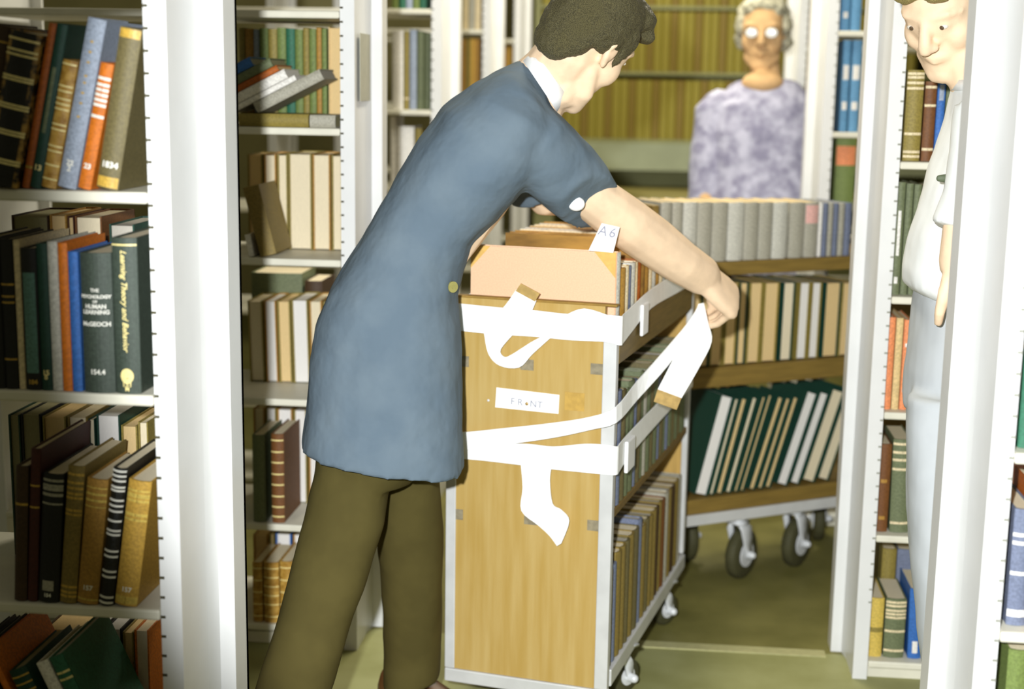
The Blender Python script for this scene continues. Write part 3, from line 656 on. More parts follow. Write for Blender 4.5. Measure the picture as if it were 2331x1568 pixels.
# books on the truck
def tbook(label, y0, y1, z, h, d, c, pages, feats=(), xs=None, tilt=0):
    w = y1 - y0
    M = CM @ Matrix.Translation(((CX1 - .008) if xs is None else xs, (y0 + y1) / 2, z)) @ Matrix.Rotation(PI / 2, 4, 'Z')
    return book(label, w - .0012, h, d, c, pages, M, feats)
M_PINK = mat('pink_buff_board', (226, 186, 150), .7, .04, 300)
fo = tbook('big pink buff folio with tan corners standing upright at the truck front', .024, .052, .9485, .15, .33, M_PINK, 'white', [('label', 0, 1, 'light grey', .98)], xs=CX1 - .012)
cn = MB()
a0 = .33; hh = .15
w_ = .028 - .0012
cn.add([(-w_ / 2 - .0008, a0, hh + .0004), (-w_ / 2 - .0008, a0 - .045, hh + .0004), (-w_ / 2 - .0008, a0, hh - .05), (-w_ / 2 + .0005, a0, hh + .0004), (-w_ / 2 + .0005, a0 - .045, hh + .0004), (-w_ / 2 + .0005, a0, hh - .05)],
       [(0, 1, 2), (5, 4, 3), (0, 3, 4, 1), (1, 4, 5, 2), (2, 5, 3, 0)])
cn.obj('leather_corner', mat('tan_corner', (214, 172, 92), .6, .06, 80), fo); cn = MB()
cn.add([(-w_ / 2 - .0008, .002, hh + .0004), (-w_ / 2 - .0008, .05, hh + .0004), (-w_ / 2 - .0008, .002, hh - .055), (-w_ / 2 + .0005, .002, hh + .0004), (-w_ / 2 + .0005, .05, hh + .0004), (-w_ / 2 + .0005, .002, hh - .055)],
       [(0, 1, 2), (5, 4, 3), (0, 3, 4, 1), (1, 4, 5, 2), (2, 5, 3, 0)])
cn.obj('leather_corner', mat('tan_corner', (214, 172, 92), .6, .06, 80), fo)
y = .056
tops = [('tan', .03, 'marbled', .112), ('cream', .03, 'paper', .114), ('slate blue', .024, 'grey', .11), ('light grey', .034, 'paper', .114), ('cream', .026, 'paper', .112), ('rust', .03, 'tan', .113),
        ('worn brown', .036, 'marbled', .158), ('tan', .04, 'marbled', .157), ('cream', .036, 'marbled', .156), ('light grey', .04, 'marbled', .157), ('tan', .036, 'marbled', .156), ('cream', .04, 'marbled', .157), ('light grey', .04, 'marbled', .156), ('tan', .04, 'marbled', .157)]
M_WORN = mat('worn_brown_board', (116, 84, 34), .7, scale=26, rgb2=(176, 132, 58), mix=(.3, .7), stretch=(1, .3, 1))
for i, (c, w, pg, h) in enumerate(tops):
    if y + w > .56: break
    tbook('%s spined volume on the truck top, %s behind the pink buff folio' % (c, ORD[i]), y, y + w, .9485, h, .325, M_WORN if c == 'worn brown' else c, pg); y += w + .0015
y = .024
mid = ['cream', 'slate blue', 'olive grey', 'grey green', 'grey green', 'slate blue', 'olive grey', 'grey green', 'grey', 'grey green', 'olive grey', 'grey green', 'slate blue', 'olive grey', 'grey green', 'slate blue', 'grey green', 'olive grey', 'grey green', 'olive grey', 'grey green', 'grey green', 'olive grey', 'slate blue']
for i, c in enumerate(mid):
    w = (.026, .034, .04, .036, .044, .03, .042)[i % 7]
    if y + w > CL - .03: break
    tbook('%s volume on the middle shelf of the strapped truck, %s from its front panel' % (c, ORD[i]), y, y + w, .5305,   .248 + .006 * ((i * 5) % 3), .22, c, ['paper', 'white'][i % 2]); y += w + .0015
y = .024
lowc = ['olive grey', 'slate blue', 'khaki', 'khaki', 'olive grey', 'khaki', 'olive grey', 'slate blue', 'khaki', 'olive grey', 'khaki', 'khaki', 'dark brown', 'khaki', 'brown', 'grey', 'khaki', 'dark brown', 'khaki', 'grey', 'khaki', 'khaki', 'brown', 'khaki', 'dark brown']
hs = [.225, .232, .25, .25, .25, .252, .25, .262, .235, .24, .236, .238, .236, .24, .236, .242, .24, .238, .24, .242, .24, .24, .24, .24]
for i, c in enumerate(lowc):
    w = (.03, .03, .042, .04, .038, .046, .05, .03, .044, .036, .04, .042)[i % 12]
    if y + w > CL - .03: break
    tbook('%s volume on the bottom shelf of the strapped truck, %s from its front panel' % (c, ORD[i]), y, y + w, .1605, hs[i], .21, c, ['paper', 'grey', 'paper'][i % 3]); y += w + .0015
# A6 slip standing in the folio
slip = [(1370, 508), (1411, 517), (1396, 575), (1340, 570)]
q = [c2w(cf(px, py, .022)) for px, py in slip]
nv = -cy_ * .0012
smb = MB(); smb.add([p - CO for p in q] + [p - CO + nv for p in q], [(0, 1, 2, 3), (7, 6, 5, 4), (0, 4, 5, 1), (1, 5, 6, 2), (2, 6, 7, 3), (3, 7, 4, 0)])
so = smb.obj('paper_slip', mat('white_card', (250, 250, 248))); so.location = CO
tag(so, 'white paper slip marked A6 standing at the edge of the pink folio', 'slip')
pc = cf(1381, 528, .0206); a1 = cf(1370, 508, .02); a2 = cf(1411, 517, .02); an = math.atan2(a2[2] - a1[2], a2[0] - a1[0])
text_mesh('lettering', 'A6', .03, M_PENCIL, so, space=1.25, shear=.15, xf=Matrix.Rotation(CTH, 4, 'Z') @ Matrix.Translation((pc[0], pc[1], pc[2])) @ Matrix.Rotation(-an, 4, 'Y') @ FACE)

# ------------------------------------------------------------------ webbing straps
def ribbon(pairs, name, m, parent, th=.0028, sub=4):
    A = [np.array(a, float) for a, b in pairs]; Bq = [np.array(b, float) for a, b in pairs]
    def cr(P, t):
        n = len(P); i = min(int(t), n - 2); f = t - i
        p0, p1, p2, p3 = P[max(0, i - 1)], P[i], P[i + 1], P[min(n - 1, i + 2)]
        return .5 * ((2 * p1) + (-p0 + p2) * f + (2 * p0 - 5 * p1 + 4 * p2 - p3) * f * f + (-p0 + 3 * p1 - 3 * p2 + p3) * f ** 3)
    T = np.linspace(0, len(A) - 1, (len(A) - 1) * sub + 1)
    a = [cr(A, t) for t in T]; b = [cr(Bq, t) for t in T]
    rings = []
    for i in range(len(T)):
        tg = (a[min(i + 1, len(T) - 1)] + b[min(i + 1, len(T) - 1)] - a[max(0, i - 1)] - b[max(0, i - 1)])
        nn = np.cross(tg, b[i] - a[i]); nn /= (np.linalg.norm(nn) + 1e-9)
        rings.append([a[i] + nn * th / 2, b[i] + nn * th / 2, b[i] - nn * th / 2, a[i] - nn * th / 2])
    mb = MB(); mb.loft(rings)
    o = mb.obj(name, m, None, smooth=False)
    o.parent = parent; o.matrix_parent_inverse = parent.matrix_world.inverted()
    return o
def F(px, py, y=-.0085): return c2w(cf(px, py, y))
def L3(x, y, z): return c2w((x, y, z))
us = thing('webbing_strap', 'upper white webbing strap buckled round the book truck with a tied loop', 'strap', M=CM.copy())
zt, zb_ = .968, .905
ribbon([(L3(CX0 - .006, .3, zt), L3(CX0 - .006, .3, zb_)), (L3(CX0 - .006, .05, zt), L3(CX0 - .006, .05, zb_)), (L3(CX0 - .005, -.009, zt), L3(CX0 - .005, -.009, zb_)), (F(1036, 690), F(1036, 752)), (F(1120, 698), F(1120, 760)), (F(1215, 706), F(1215, 766)), (F(1300, 715, -.012), F(1300, 774)), (F(1380, 716), F(1380, 778)),
        (L3(CX1 + .008, -.009, .968), L3(CX1 + .008, -.009, .905)), (L3(CX1 + .008, .02, .968), L3(CX1 + .008, .02, .906)), (L3(CX1 + .006, .1, .972), L3(CX1 + .006, .1, .915)), (L3(CX1 + .006, .3, .985), L3(CX1 + .006, .3, .94)), (L3(CX1 + .005, .6, .985), L3(CX1 + .005, .6, .935)), (L3(CX1 + .005, CL, .975), L3(CX1 + .005, CL, .93))], 'band', M_WEB, us)
ribbon([(F(1108, 742, -.012), F(1172, 757, -.012)), (F(1150, 695, -.014), F(1205, 718, -.014)), (F(1176, 658, -.016), F(1221, 684, -.016))], 'loose_end', M_WEB, us)
ribbon([(F(1174, 662, -.018), F(1218, 686, -.018)), (F(1186, 645, -.02), F(1229, 668, -.02))], 'strap_tip', M_WEBTIP, us)
ribbon([(F(1172, 757, -.01), F(1102, 757, -.01)), (F(1140, 795, -.014), F(1112, 805, -.014)), (F(1148, 812, -.016), F(1138, 832, -.016)), (F(1166, 806, -.016), F(1182, 836, -.016)), (F(1210, 778, -.013), F(1212, 806, -.013)), (F(1238, 764, -.01), F(1252, 770, -.01))], 'tied_loop', M_WEB, us)
ribbon([(F(1285, 718, -.012), F(1290, 744, -.011)), (F(1330, 702, -.018), F(1345, 755, -.012)), (F(1392, 720, -.012), F(1392, 777, -.01))], 'folded_turn', M_WEB, us)
bk_ = MB(); p = cs(1455, 725); bk_.box(CX1 + .008, CX1 + .016, p[1] - .028, p[1] + .028, p[2] - .036, p[2] + .036)
bo = bk_.obj('buckle', mat('white_buckle', (240, 240, 240), .5, .02), None, bevel=.003, xf=None); bo.parent = us

ls = thing('webbing_strap', 'lower white webbing strap buckled round the book truck with a dangling tail', 'strap', M=CM.copy())
ribbon([(L3(CX0 - .006, .3, .672), L3(CX0 - .006, .3, .615)), (L3(CX0 - .006, .05, .672), L3(CX0 - .006, .05, .615)), (L3(CX0 - .005, -.009, .672), L3(CX0 - .005, -.009, .622)), (F(1040, 1000), F(1040, 1043)), (F(1100, 1008), F(1100, 1048)), (F(1200, 1010), F(1200, 1060)), (F(1260, 1016, -.009), F(1260, 1068)), (F(1330, 1010, -.008), F(1330, 1075)), (F(1380, 1012), F(1380, 1080)),
        (L3(CX1 + .008, -.009, .683), L3(CX1 + .008, -.009, .62)), (L3(CX1 + .008, .02, .683), L3(CX1 + .008, .02, .621)), (L3(CX1 + .006, .1, .684), L3(CX1 + .006, .1, .628)), (L3(CX1 + .008, .3, .69), L3(CX1 + .008, .3, .638)), (L3(CX1 + .006, .6, .69), L3(CX1 + .006, .6, .64)), (L3(CX1 + .005, CL, .69), L3(CX1 + .005, CL, .64))], 'band', M_WEB, ls)
p = cs(1420, 1032); b2 = MB(); b2.box(CX1 + .009, CX1 + .018, p[1] - .035, p[1] + .035, p[2] - .036, p[2] + .036)
bo = b2.obj('buckle', mat('white_buckle', (240, 240, 240)), None, bevel=.003); bo.parent = ls
ribbon([(F(1186, 1058, -.012), F(1255, 1066, -.01)), (F(1190, 1110, -.014), F(1252, 1095, -.012)), (F(1187, 1162, -.018), F(1258, 1146, -.016)), (F(1225, 1195, -.02), F(1278, 1160, -.02)), (F(1250, 1218, -.02), F(1296, 1186, -.022)), (F(1268, 1242, -.016), F(1278, 1236, -.016))], 'dangling_tail', M_WEB, ls)

hs_ = thing('webbing_strap', 'white webbing strap pulled taut by the bending man, brown tipped end hanging', 'strap', M=CM.copy())
HD = 3.34
ribbon([(L3(CX0 - .014, .25, .69), L3(CX0 - .014, .25, .64)), (L3(CX0 - .014, .02, .69), L3(CX0 - .014, .02, .64)), (L3(CX0 - .012, -.018, .69), L3(CX0 - .012, -.018, .645)), (F(1040, 984, -.018), F(1040, 1026, -.018)), (F(1150, 974, -.017), F(1150, 1012, -.017)), (F(1260, 962, -.017), F(1260, 996, -.017)), (F(1345, 948, -.017), F(1345, 978, -.017)), (F(1402, 926, -.017), F(1402, 962, -.017)),
        (at(1450, 868, 3.18), at(1450, 910, 3.18)), (at(1510, 800, 3.25), at(1520, 832, 3.25)), (at(1565, 735, 3.31), at(1578, 752, 3.31)), (at(1592, 692, HD), at(1602, 704, HD))], 'pulled_length', M_WEB, hs_)
ribbon([(at(1590, 692, HD - .01), at(1602, 690, HD - .01)), (at(1572, 738, 3.31), at(1612, 735, 3.31)), (at(1548, 786, 3.28), at(1620, 778, 3.28)), (at(1522, 838, 3.25), at(1592, 836, 3.25)), (at(1496, 888, 3.23), at(1550, 908, 3.23))], 'hanging_end', M_WEB, hs_)
ribbon([(at(1497, 886, 3.226), at(1551, 906, 3.226)), (at(1488, 914, 3.22), at(1540, 933, 3.22))], 'strap_tip', M_WEBTIP, hs_)

# ------------------------------------------------------------------ second truck, dark wood, beyond
TO = np.array([.146, 3.985, 0.0]); TTH = math.atan2(.512, .859)
TM = Matrix.Translation(TO) @ Matrix.Rotation(TTH, 4, 'Z')
tx_, tn_ = np.array([math.cos(TTH), math.sin(TTH), 0]), np.array([-math.sin(TTH), math.cos(TTH), 0])
def ts(px, py):
    r = ray(px, py); t = ((TO - CAM) @ tn_) / (r @ tn_); q = CAM + r * t - TO
    return q @ tx_, q[2]
M_OAK = mat('brown_oak', (128, 104, 48), .55, .1, 8, stretch=(1, 10, 10))
t2 = thing('book_truck', 'brown wooden book truck on big casters beyond the strapped one', 'book truck', M=TM)
TX0, TX1, TD = -.188, .80, .30
MB().box(TX0, TX1, 0, TD, .236, .28).obj('deck', M_OAK, t2, bevel=.003)
MB().box(TX0, TX1, -.006, TD + .006, .203, .2355).obj('bottom_rail', M_ALU, t2, bevel=.003)
MB().box(TX0 + .02, TX1 - .02, 0, TD, .607, .664).obj('shelf', M_OAK, t2, bevel=.003)
MB().box(TX0 + .02, TX1 - .02, 0, TD, .928, .966).obj('shelf', M_OAK, t2, bevel=.003)
for x in (TX0, TX1 - .02): MB().box(x, x + .0195, 0, TD, .281, 1.13).obj('end_panel', M_OAK, t2, bevel=.003)
for px, r, y in ((1700, .077, .045), (1838, .077, .07)):
    caster(t2, ts(px, 1200)[0] - .0, y, .203, r, yaw=(-TTH + .75 if px == 1690 else -TTH - .55), wd=.036)
caster(t2, .12, .235, .203, .077, yaw=-TTH + .3, wd=.036)
caster(t2, .62, .25, .203, .072, yaw=-TTH, wd=.034)
def t2book(label, x0, x1, z, top, c, pages, fore=True, lean=0, d=.17, feats=(), pyt=None):
    a, b_ = ts(x0, top[0])[0], ts(x1, top[0])[0]
    h = ts((x0 + x1) / 2, top[1])[1] - z
    h /= math.cos(math.radians(lean))
    M, w = lean_matrix(a, b_, 0, 0, lean)
    M = TM @ Matrix.Translation((0, .018, z + .0005)) @ M
    if fore: M = M @ Matrix.Translation((0, d, 0)) @ Matrix.Rotation(PI, 4, 'Z')
    book(label, w - .0006, h, d, c, pages, M, feats, boardt=.0045 if fore else None)
NM = {'paper': 'cream', 'white': 'white', 'tan': 'tan', 'grey': 'grey', 'dusty': 'dull'}
r1 = [(1509, 1532), (1535, 1558), (1560, 1590), (1592, 1624), (1626, 1660), (1662, 1697), (1699, 1730), (1732, 1762), (1764, 1796), (1802, 1834), (1836, 1866)]
for i, (a, b_) in enumerate(r1):
    pk = i == 10
    t2book(('grey spined book with a pink label on the wooden truck top' if pk else 'grey spined book on the wooden truck top, %s from its left end' % ORD[i]), a, b_, .9665, (595, 462), ['grey', 'light grey'][(i * 5) % 3 % 2], 'tan', fore=False, feats=[('label', .62, .95, 'pink', .95)] if pk else [])
for i, (a, b_) in enumerate([(1869, 1876), (1878, 1888), (1890, 1900), (1902, 1912), (1914, 1926), (1928, 1942)]):
    t2book('%s journal at right end of the wooden truck top, %s of slim run' % (['white', 'slate blue', 'grey', 'slate blue', 'grey', 'slate blue'][i], ORD[i]), a, b_, .9665, (590, 464), ['white', 'slate blue', 'grey', 'slate blue', 'grey', 'slate blue'][i], 'grey', fore=False)
r2 = [(1575, 1596, 'tan'), (1598, 1620, 'tan'), (1622, 1650, 'tan'), (1653, 1680, 'tan'), (1682, 1702, 'tan'), (1705, 1735, 'tan'), (1738, 1772, 'tan'), (1780, 1808, 'paper'), (1817, 1842, 'white'), (1845, 1868, 'white'), (1876, 1912, 'tan'), (1914, 1945, 'tan')]
for i, (a, b_, pg) in enumerate(r2):
    t2book('%s edged book on the middle shelf of the wooden truck, %s from left' % (NM[pg], ORD[i]), a, b_, .6645, (845, 646), ['olive', 'dark green', 'olive'][i % 3], pg, lean=0.8)
r3 = [(1586, 1618, 'white', 15, 915), (1620, 1633, 'paper', 15, 918), (1636, 1652, 'tan', 15, 918), (1657, 1672, 'paper', 16, 916), (1676, 1688, 'tan', 17, 914), (1690, 1702, 'tan', 17, 910), (1710, 1726, 'tan', 18, 916), (1730, 1744, 'tan', 18, 918), (1747, 1762, 'tan', 18, 916), (1772, 1800, 'white', 19, 908), (1803, 1827, 'white', 19, 908), (1830, 1862, 'paper', 19, 904), (1865, 1894, 'paper', 19, 902)]
for i, (a, b_, pg, ln, tp) in enumerate(r3):
    t2book('%s edged book leaning on the deck of the wooden truck, %s from left' % (NM[pg], ORD[i]), a, b_, .2805, (1122 - (a - 1586) * .075, tp), 'dark green', pg, lean=ln)

# ------------------------------------------------------------------ people
ZU = np.array([0, 0, 1.0])
def nrm(v): v = np.array(v, float); return v / np.linalg.norm(v)
def sring(Lp, Rp, d, hd, n=32, pw=2.35, vdir=None, dl=0.0, dr=0.0):
    """cross-section between two silhouette points, hd deep to either side"""
    a = at(Lp[0], Lp[1], d + dl); b = at(Rp[0], Rp[1], d + dr); c = (a + b) / 2; u = (b - a) / 2
    v = (EA if vdir is None else vdir) * hd
    out = []
    for k in range(n):
        t = 2 * PI * k / n; cc, ss = math.cos(t), math.sin(t)
        out.append(c + u * math.copysign(abs(cc) ** (2 / pw), cc) + v * math.copysign(abs(ss) ** (2 / pw), ss))
    return out
def head_frame(face, up):
    f = nrm(face); u = nrm(np.array(up) - f * (f @ np.array(up))); r = np.cross(f, u)
    return np.column_stack([r, f, u])
def head_parts(mb, H, R, s, chin=.0, fem=False):
    def E_(c, r, rot=None):
        Q = R if rot is None else R @ rot
        mb.ell(H + R @ (np.array(c) * s), np.array(r) * s, Q)
    def T_(pts, rad, ref=(0, 0, 1)):
        mb.tube([H + R @ (np.array(p) * s) for p in pts], [tuple(np.array(x) * s) if not np.isscalar(x) else x * s for x in rad], ref=R @ np.array(ref))
    E_((0, -.014, .036), (.074, .094, .082)); E_((0, .02, .01), (.068, .075, .085))
    E_((0, .03, -.055), (.056, .056, .06)); E_((0, .062, -.105 - chin), (.027, .022, .022)); E_((0, .045, -.088 - chin * .6), (.044, .036, .034))
    for q in (-1, 1):
        E_((q * .04, .045, -.03), (.027, .034, .036)); T_([(q * .044, .008, -.05), (q * .041, .035, -.08 - chin * .7), (q * .014, .064, -.108 - chin)], [.018, .02, .018])
        T_([(q * .012, .088, .022), (q * .04, .08, .026), (q * .058, .055, .02)], [.007, .0085, .006])
        E_((q * .03, .078, .004), (.014, .01, .009))                                   # eyelids
        T_([(q * .071, .006, .022), (q * .077, -.012, .026), (q * .079, -.022, .008), (q * .076, -.016, -.014), (q * .07, -.002, -.03)], [.006, .007, .007, .007, .007])
        E_((q * .071, -.006, .0), (.008, .016, .024))
        E_((q * .013, .098, -.034), (.009, .011, .008))                                # nostril wings
    T_([(0, .086, .022), (0, .097, .0), (0, .108, -.022), (0, .111, -.032)], [.009, .011, .0125, .0125])
    T_([(-.024, .078, -.062), (-.008, .089, -.059), (.008, .089, -.059), (.024, .078, -.062)], [.004, .006, .006, .004])
    T_([(-.022, .076, -.07), (0, .0885, -.071), (.022, .076, -.07)], [.004, .007, .004])
def eyes(parent, H, R, s, m=None):
    for q in (-1, 1):
        e = MB(); e.ell(H + R @ (np.array((q * .03, .0835, .003)) * s), np.array((.0105, .0062, .0055)) * s, R, nu=14, nv=8)
        o = e.obj('eye', mat('eye_white', (220, 214, 200), .3, .02), None, smooth=True); o.parent = parent; o.matrix_parent_inverse = parent.matrix_world.inverted()
        e = MB(); e.ell(H + R @ (np.array((q * .03, .0888, .003)) * s), np.array((.0045, .002, .0045)) * s, R, nu=12, nv=6)
        i = e.obj('iris', mat('iris_brown', (92, 74, 54), .2, .05), None, smooth=True); i.parent = o; i.matrix_parent_inverse = o.matrix_world.inverted()
def hand_parts(mb, W, K, l, side_n, s=1.0, curls=(75, 20, 15), thumb=(.5, .5), spread=.0205):
    """W wrist, K knuckle centre, l pinky-to-index direction, side_n rough direction of the back of the hand"""
    p = nrm(K - W); l = nrm(l - p * (l @ p)); n = np.cross(p, l)
    if n @ side_n < 0: n = -n
    L = np.linalg.norm(K - W)
    rings = []
    for f, wd, th in ((-.22, .027, .021), (0, .03, .02), (.3, .036, .018), (.65, .041, .016), (.92, .042, .0135), (1.04, .038, .010)):
        c = W + p * L * f
        rings.append([c + l * wd * s * math.copysign(abs(math.cos(t)) ** .8, math.cos(t)) + n * th * s * math.copysign(abs(math.sin(t)) ** .8, math.sin(t)) for t in [2 * PI * k / 18 for k in range(18)]])
    mb.loft(rings)
    for i, (off, ln, r) in enumerate(((1.5, .95, .0088), (.5, 1.05, .0092), (-.5, .98, .0088), (-1.5, .78, .0078))):
        b = K + l * off * spread * s - p * (.006 * abs(off)) * s
        pts = [b - p * .022 * s, b]; rad = [r * 1.1 * s, r * 1.12 * s]; a = 0
        for seg, cu in zip((.046, .029, .023), curls):
            a += math.radians(cu + (i - 1.5) * 4); d = p * math.cos(a) - n * math.sin(a)
            pts.append(pts[-1] + d * seg * ln * s); rad.append(r * (1.0 - .09 * (len(rad) - 1)) * s)
        mb.tube(pts, rad, n=12, ref=l)
    tb = W + p * L * .22 + l * .027 * s - n * .006 * s
    d1 = nrm(p * .75 + l * thumb[0] * 1.2 - n * .35); d2 = nrm(p * .95 + l * .15 - n * thumb[1]); d3 = nrm(p * .8 - l * .3 - n * thumb[1])
    mb.tube([tb, tb + d1 * .036 * s, tb + d1 * .036 * s + d2 * .031 * s, tb + d1 * .036 * s + d2 * .031 * s + d3 * .024 * s], [.0135 * s, .0115 * s, .0105 * s, .0085 * s], n=12, ref=n)
def shoe(parent, foot, dirv, m, ln=.28):
    mb = MB(); d = nrm([dirv[0], dirv[1], 0]); sd = np.array([d[1], -d[0], 0]); rings = []
    for f, wd, h, z0 in ((-.07, .022, .05, .004), (-.055, .034, .085, .002), (0, .038, .095, .001), (.06, .038, .08, .001), (.12, .044, .055, .001), (.17, .046, .045, .001), (.2, .036, .038, .004), (.212, .018, .03, .008)):
        c = foot + d * f; rings.append([c + sd * wd * math.copysign(abs(math.cos(t)) ** .7, math.cos(t)) + ZU * (z0 + h / 2 + h / 2 * math.copysign(abs(math.sin(t)) ** .6, math.sin(t))) for t in [2 * PI * k / 18 for k in range(18)]])
    mb.loft(rings)
    o = mb.obj('shoe', m, None, smooth=True); o.parent = parent; o.matrix_parent_inverse = parent.matrix_world.inverted(); return o
def lace(parent, ring_a, ring_b, name, m, th=.003, smooth=True):
    """open band between two rings, given a thickness"""
    n = len(ring_a); A = [np.array(p) for p in ring_a]; Bq = [np.array(p) for p in ring_b]; c = sum(A) / n
    inn = lambda P: [p + nrm(c - p) * th for p in P]
    mb = MB(); rs = [A, Bq, inn(Bq), inn(A)]
    v = [p for r in rs for p in r]; f = []
    for k in range(4):
        for i in range(n):
            j = (i + 1) % n; f.append((k * n + i, k * n + j, ((k + 1) % 4) * n + j, ((k + 1) % 4) * n + i))
    mb.add(v, f)
    o = mb.obj(name, m, None, smooth=smooth); o.parent = parent; o.matrix_parent_inverse = parent.matrix_world.inverted(); return o

# ---- the man bending over the truck
M_COAT = mat('blue_grey_drill', (94, 109, 121), .85, scale=9, rgb2=(105, 119, 129), mix=(.35, .65), bump=1.0, bscale=11, spec=.12)
M_TROU = mat('olive_twill', (80, 72, 38), .9, .06, 14, .25, 8, spec=.1)
M_SHOEB = mat('brown_leather_shoe', (96, 62, 32), .4, .1, 30)
nf = at_z(640, 1712, 0.0); ff = at_z(925, 1606, 0.0)
man = thing('person', 'person in blue grey work coat and olive trousers bending over the strapped truck', 'person', loc=tuple((nf + ff) / 2))
bpy.context.view_layer.update()
P = math.radians(36); A_ = math.radians(46)
f0 = EX * math.cos(P) - ZU * math.sin(P); uh = EX * math.sin(P) + ZU * math.cos(P)
HR = head_frame(f0 * math.cos(A_) + EA * math.sin(A_), uh)
HS = 1.06; HC = at(1343, 86, 2.92)
body = MB()
head_parts(body, HC, HR, HS, chin=.014)
nb_ = at(1222, 205, 2.99)
body.tube([at(1150, 290, 3.0), nb_, at(1262, 160, 2.96), HC + HR @ (np.array((0, -.025, -.03)) * HS)], [.1, .075, .066, .062])
body.tube([HC + HR @ (np.array((0, .02, -.075)) * HS), at(1272, 190, 2.96)], [.05, .058])
body.tube([at(880, 900, 2.985), at(880, 800, 2.985), at(940, 600, 3.0), at(1050, 420, 3.0), at(1170, 280, 3.0)], [(.12, .12), (.11, .1), (.11, .09), (.13, .11), (.1, .09)])
shR, elR, wrR = at(1195, 320, 2.95), at(1428, 508, 3.12), at(1600, 628, 3.28)
body.tube([shR, at(1310, 420, 3.03), elR, at(1490, 552, 3.18), at(1552, 598, 3.23), wrR], [.046, .05, .057, .056, .05, (.042, .046)])
KR = at(1672, 690, 3.33)
hand_parts(body, wrR, KR, EA * .85 + ZU * .45 + EX * .3, EX * .6 + ZU * .8 - EA * .3, 1.34, (72, 22, 14), (.3, .9))
shL, elL, wrL = at(1165, 300, 3.17), at(1245, 448, 3.28), at(1352, 454, 3.42)
body.tube([shL, at(1200, 380, 3.23), elL, at(1305, 452, 3.36), wrL], [.065, .052, .047, .042, .031])
hand_parts(body, wrL, at(1394, 460, 3.5), -EA - EX * .1, ZU, 1.0, (10, 8, 6), (.4, .3))
hipR, knR, anR = at(850, 985, 2.95), at(768, 1290, 2.88), nf + ZU * .09
hipL, knL, anL = at(905, 985, 3.05), at(935, 1280, 3.18), ff + ZU * .09
body.tube([hipR, knR, anR], [.06, .05, .042]); body.tube([hipL, knL, anL], [.06, .048, .04])
bo = remesh(body, 'body', M_SKIN, man, voxel=.0045, smooth=6)
eyes(man, HC, HR, HS)
hair = MB()
def HE(c, r): hair.ell(HC + HR @ (np.array(c) * HS), np.array(r) * HS, HR)
HE((0, -.02, .052), (.08, .1, .078)); HE((0, -.064, .0), (.07, .046, .07)); HE((0, -.076, -.042), (.052, .03, .04)); HE((0, .05, .09), (.062, .05, .032)); HE((.012, .082, .072), (.05, .026, .022))
for q in (-1, 1): HE((q * .066, -.032, .03), (.018, .055, .045)); HE((q * .067, .022, .034), (.012, .026, .034)); HE((q * .07, .022, .002), (.007, .01, .024))
remesh(hair, 'hair', M_HAIR, man, voxel=.005, smooth=2, noise=(.02, .008))
coat = MB()
coat.loft([sring((689, 1008), (1056, 1072), 2.985, .168), sring((697, 930), (1057, 985), 2.985, .168), sring((705, 830), (1054, 870), 2.985, .166), sring((722, 730), (1047, 745), 2.985, .166), sring((752, 660), (1040, 672), 2.985, .165),
           sring((806, 570), (1056, 610), 3.0, .168), sring((858, 480), (1080, 552), 3.0, .17), sring((908, 398), (1130, 505), 2.995, .178), sring((958, 312), (1185, 440), 2.99, .195), sring((1010, 243), (1232, 385), 2.99, .2),
           sring((1078, 190), (1262, 320), 2.99, .19), sring((1140, 155), (1268, 282), 2.99, .15), sring((1185, 136), (1264, 262), 2.99, .09), sring((1206, 138), (1256, 240), 2.99, .07)])
axs = nrm(at(1348, 462, 3.03) - at(1272, 372, 2.96))
coat.loft([sring((1115, 372), (1226, 218), 2.94, .1), sring((1172, 412), (1288, 268), 2.945, .102), sring((1230, 462), (1346, 333), 2.99, .092, vdir=EA + axs * .2), sring((1264, 490), (1382, 378), 3.015, .082, vdir=EA + axs * .5), sring((1290, 509), (1405, 420), 3.03, .076, vdir=EA + axs * .85)])
coat.tube([at(1130, 280, 3.08), at(1165, 300, 3.16), at(1195, 375, 3.21), at(1222, 428, 3.255)], [(.1, .1), (.095, .095), (.078, .078), (.07, .07)], n=24, round_ends=False)
cto = remesh(coat, 'work_coat', M_COAT, man, voxel=.007, smooth=5, noise=(.13, .014))
# white shirt collar, undershirt edge, button, coat hem and front edge
rA = sring((1188, 136), (1268, 256), 2.985, .1, n=36); rB = sring((1210, 112), (1292, 222), 2.975, .088, n=36)
lace(man, rA, rB, 'shirt_collar', mat('white_cotton', (246, 246, 244), .8, .02, 30), th=.005)
sl = MB(); sl.ell(at(1312, 464, 2.972), (.018, .012, .015), np.column_stack([EX, EA, ZU])); o = sl.obj('undershirt_edge', mat('white_cotton', (246, 246, 244)), None, smooth=True); o.parent = man; o.matrix_parent_inverse = man.matrix_world.inverted()
bt_ = MB(); bc = at(1030, 653, 2.895); Rb = np.column_stack([nrm(EX * .8 + EA * .6), ZU, nrm(EX * .6 - EA * .8)])
bt_.tube([bc - Rb[:, 2] * .003, bc + Rb[:, 2] * .003], [.0115, .0115], n=20, round_ends=False); bt_.tube([bc + Rb[:, 2] * .003, bc + Rb[:, 2] * .0045], [.004, .004], n=10, round_ends=False)
o = bt_.obj('coat_button', mat('horn_button', (150, 144, 84), .4, .1, 80), None); o.parent = man; o.matrix_parent_inverse = man.matrix_world.inverted()
trou = MB()
trou.loft([sring((735, 930), (1010, 960), 2.99, .14), sring((726, 1020), (996, 1030), 2.99, .14), sring((722, 1080), (940, 1090), 3.0, .13)])
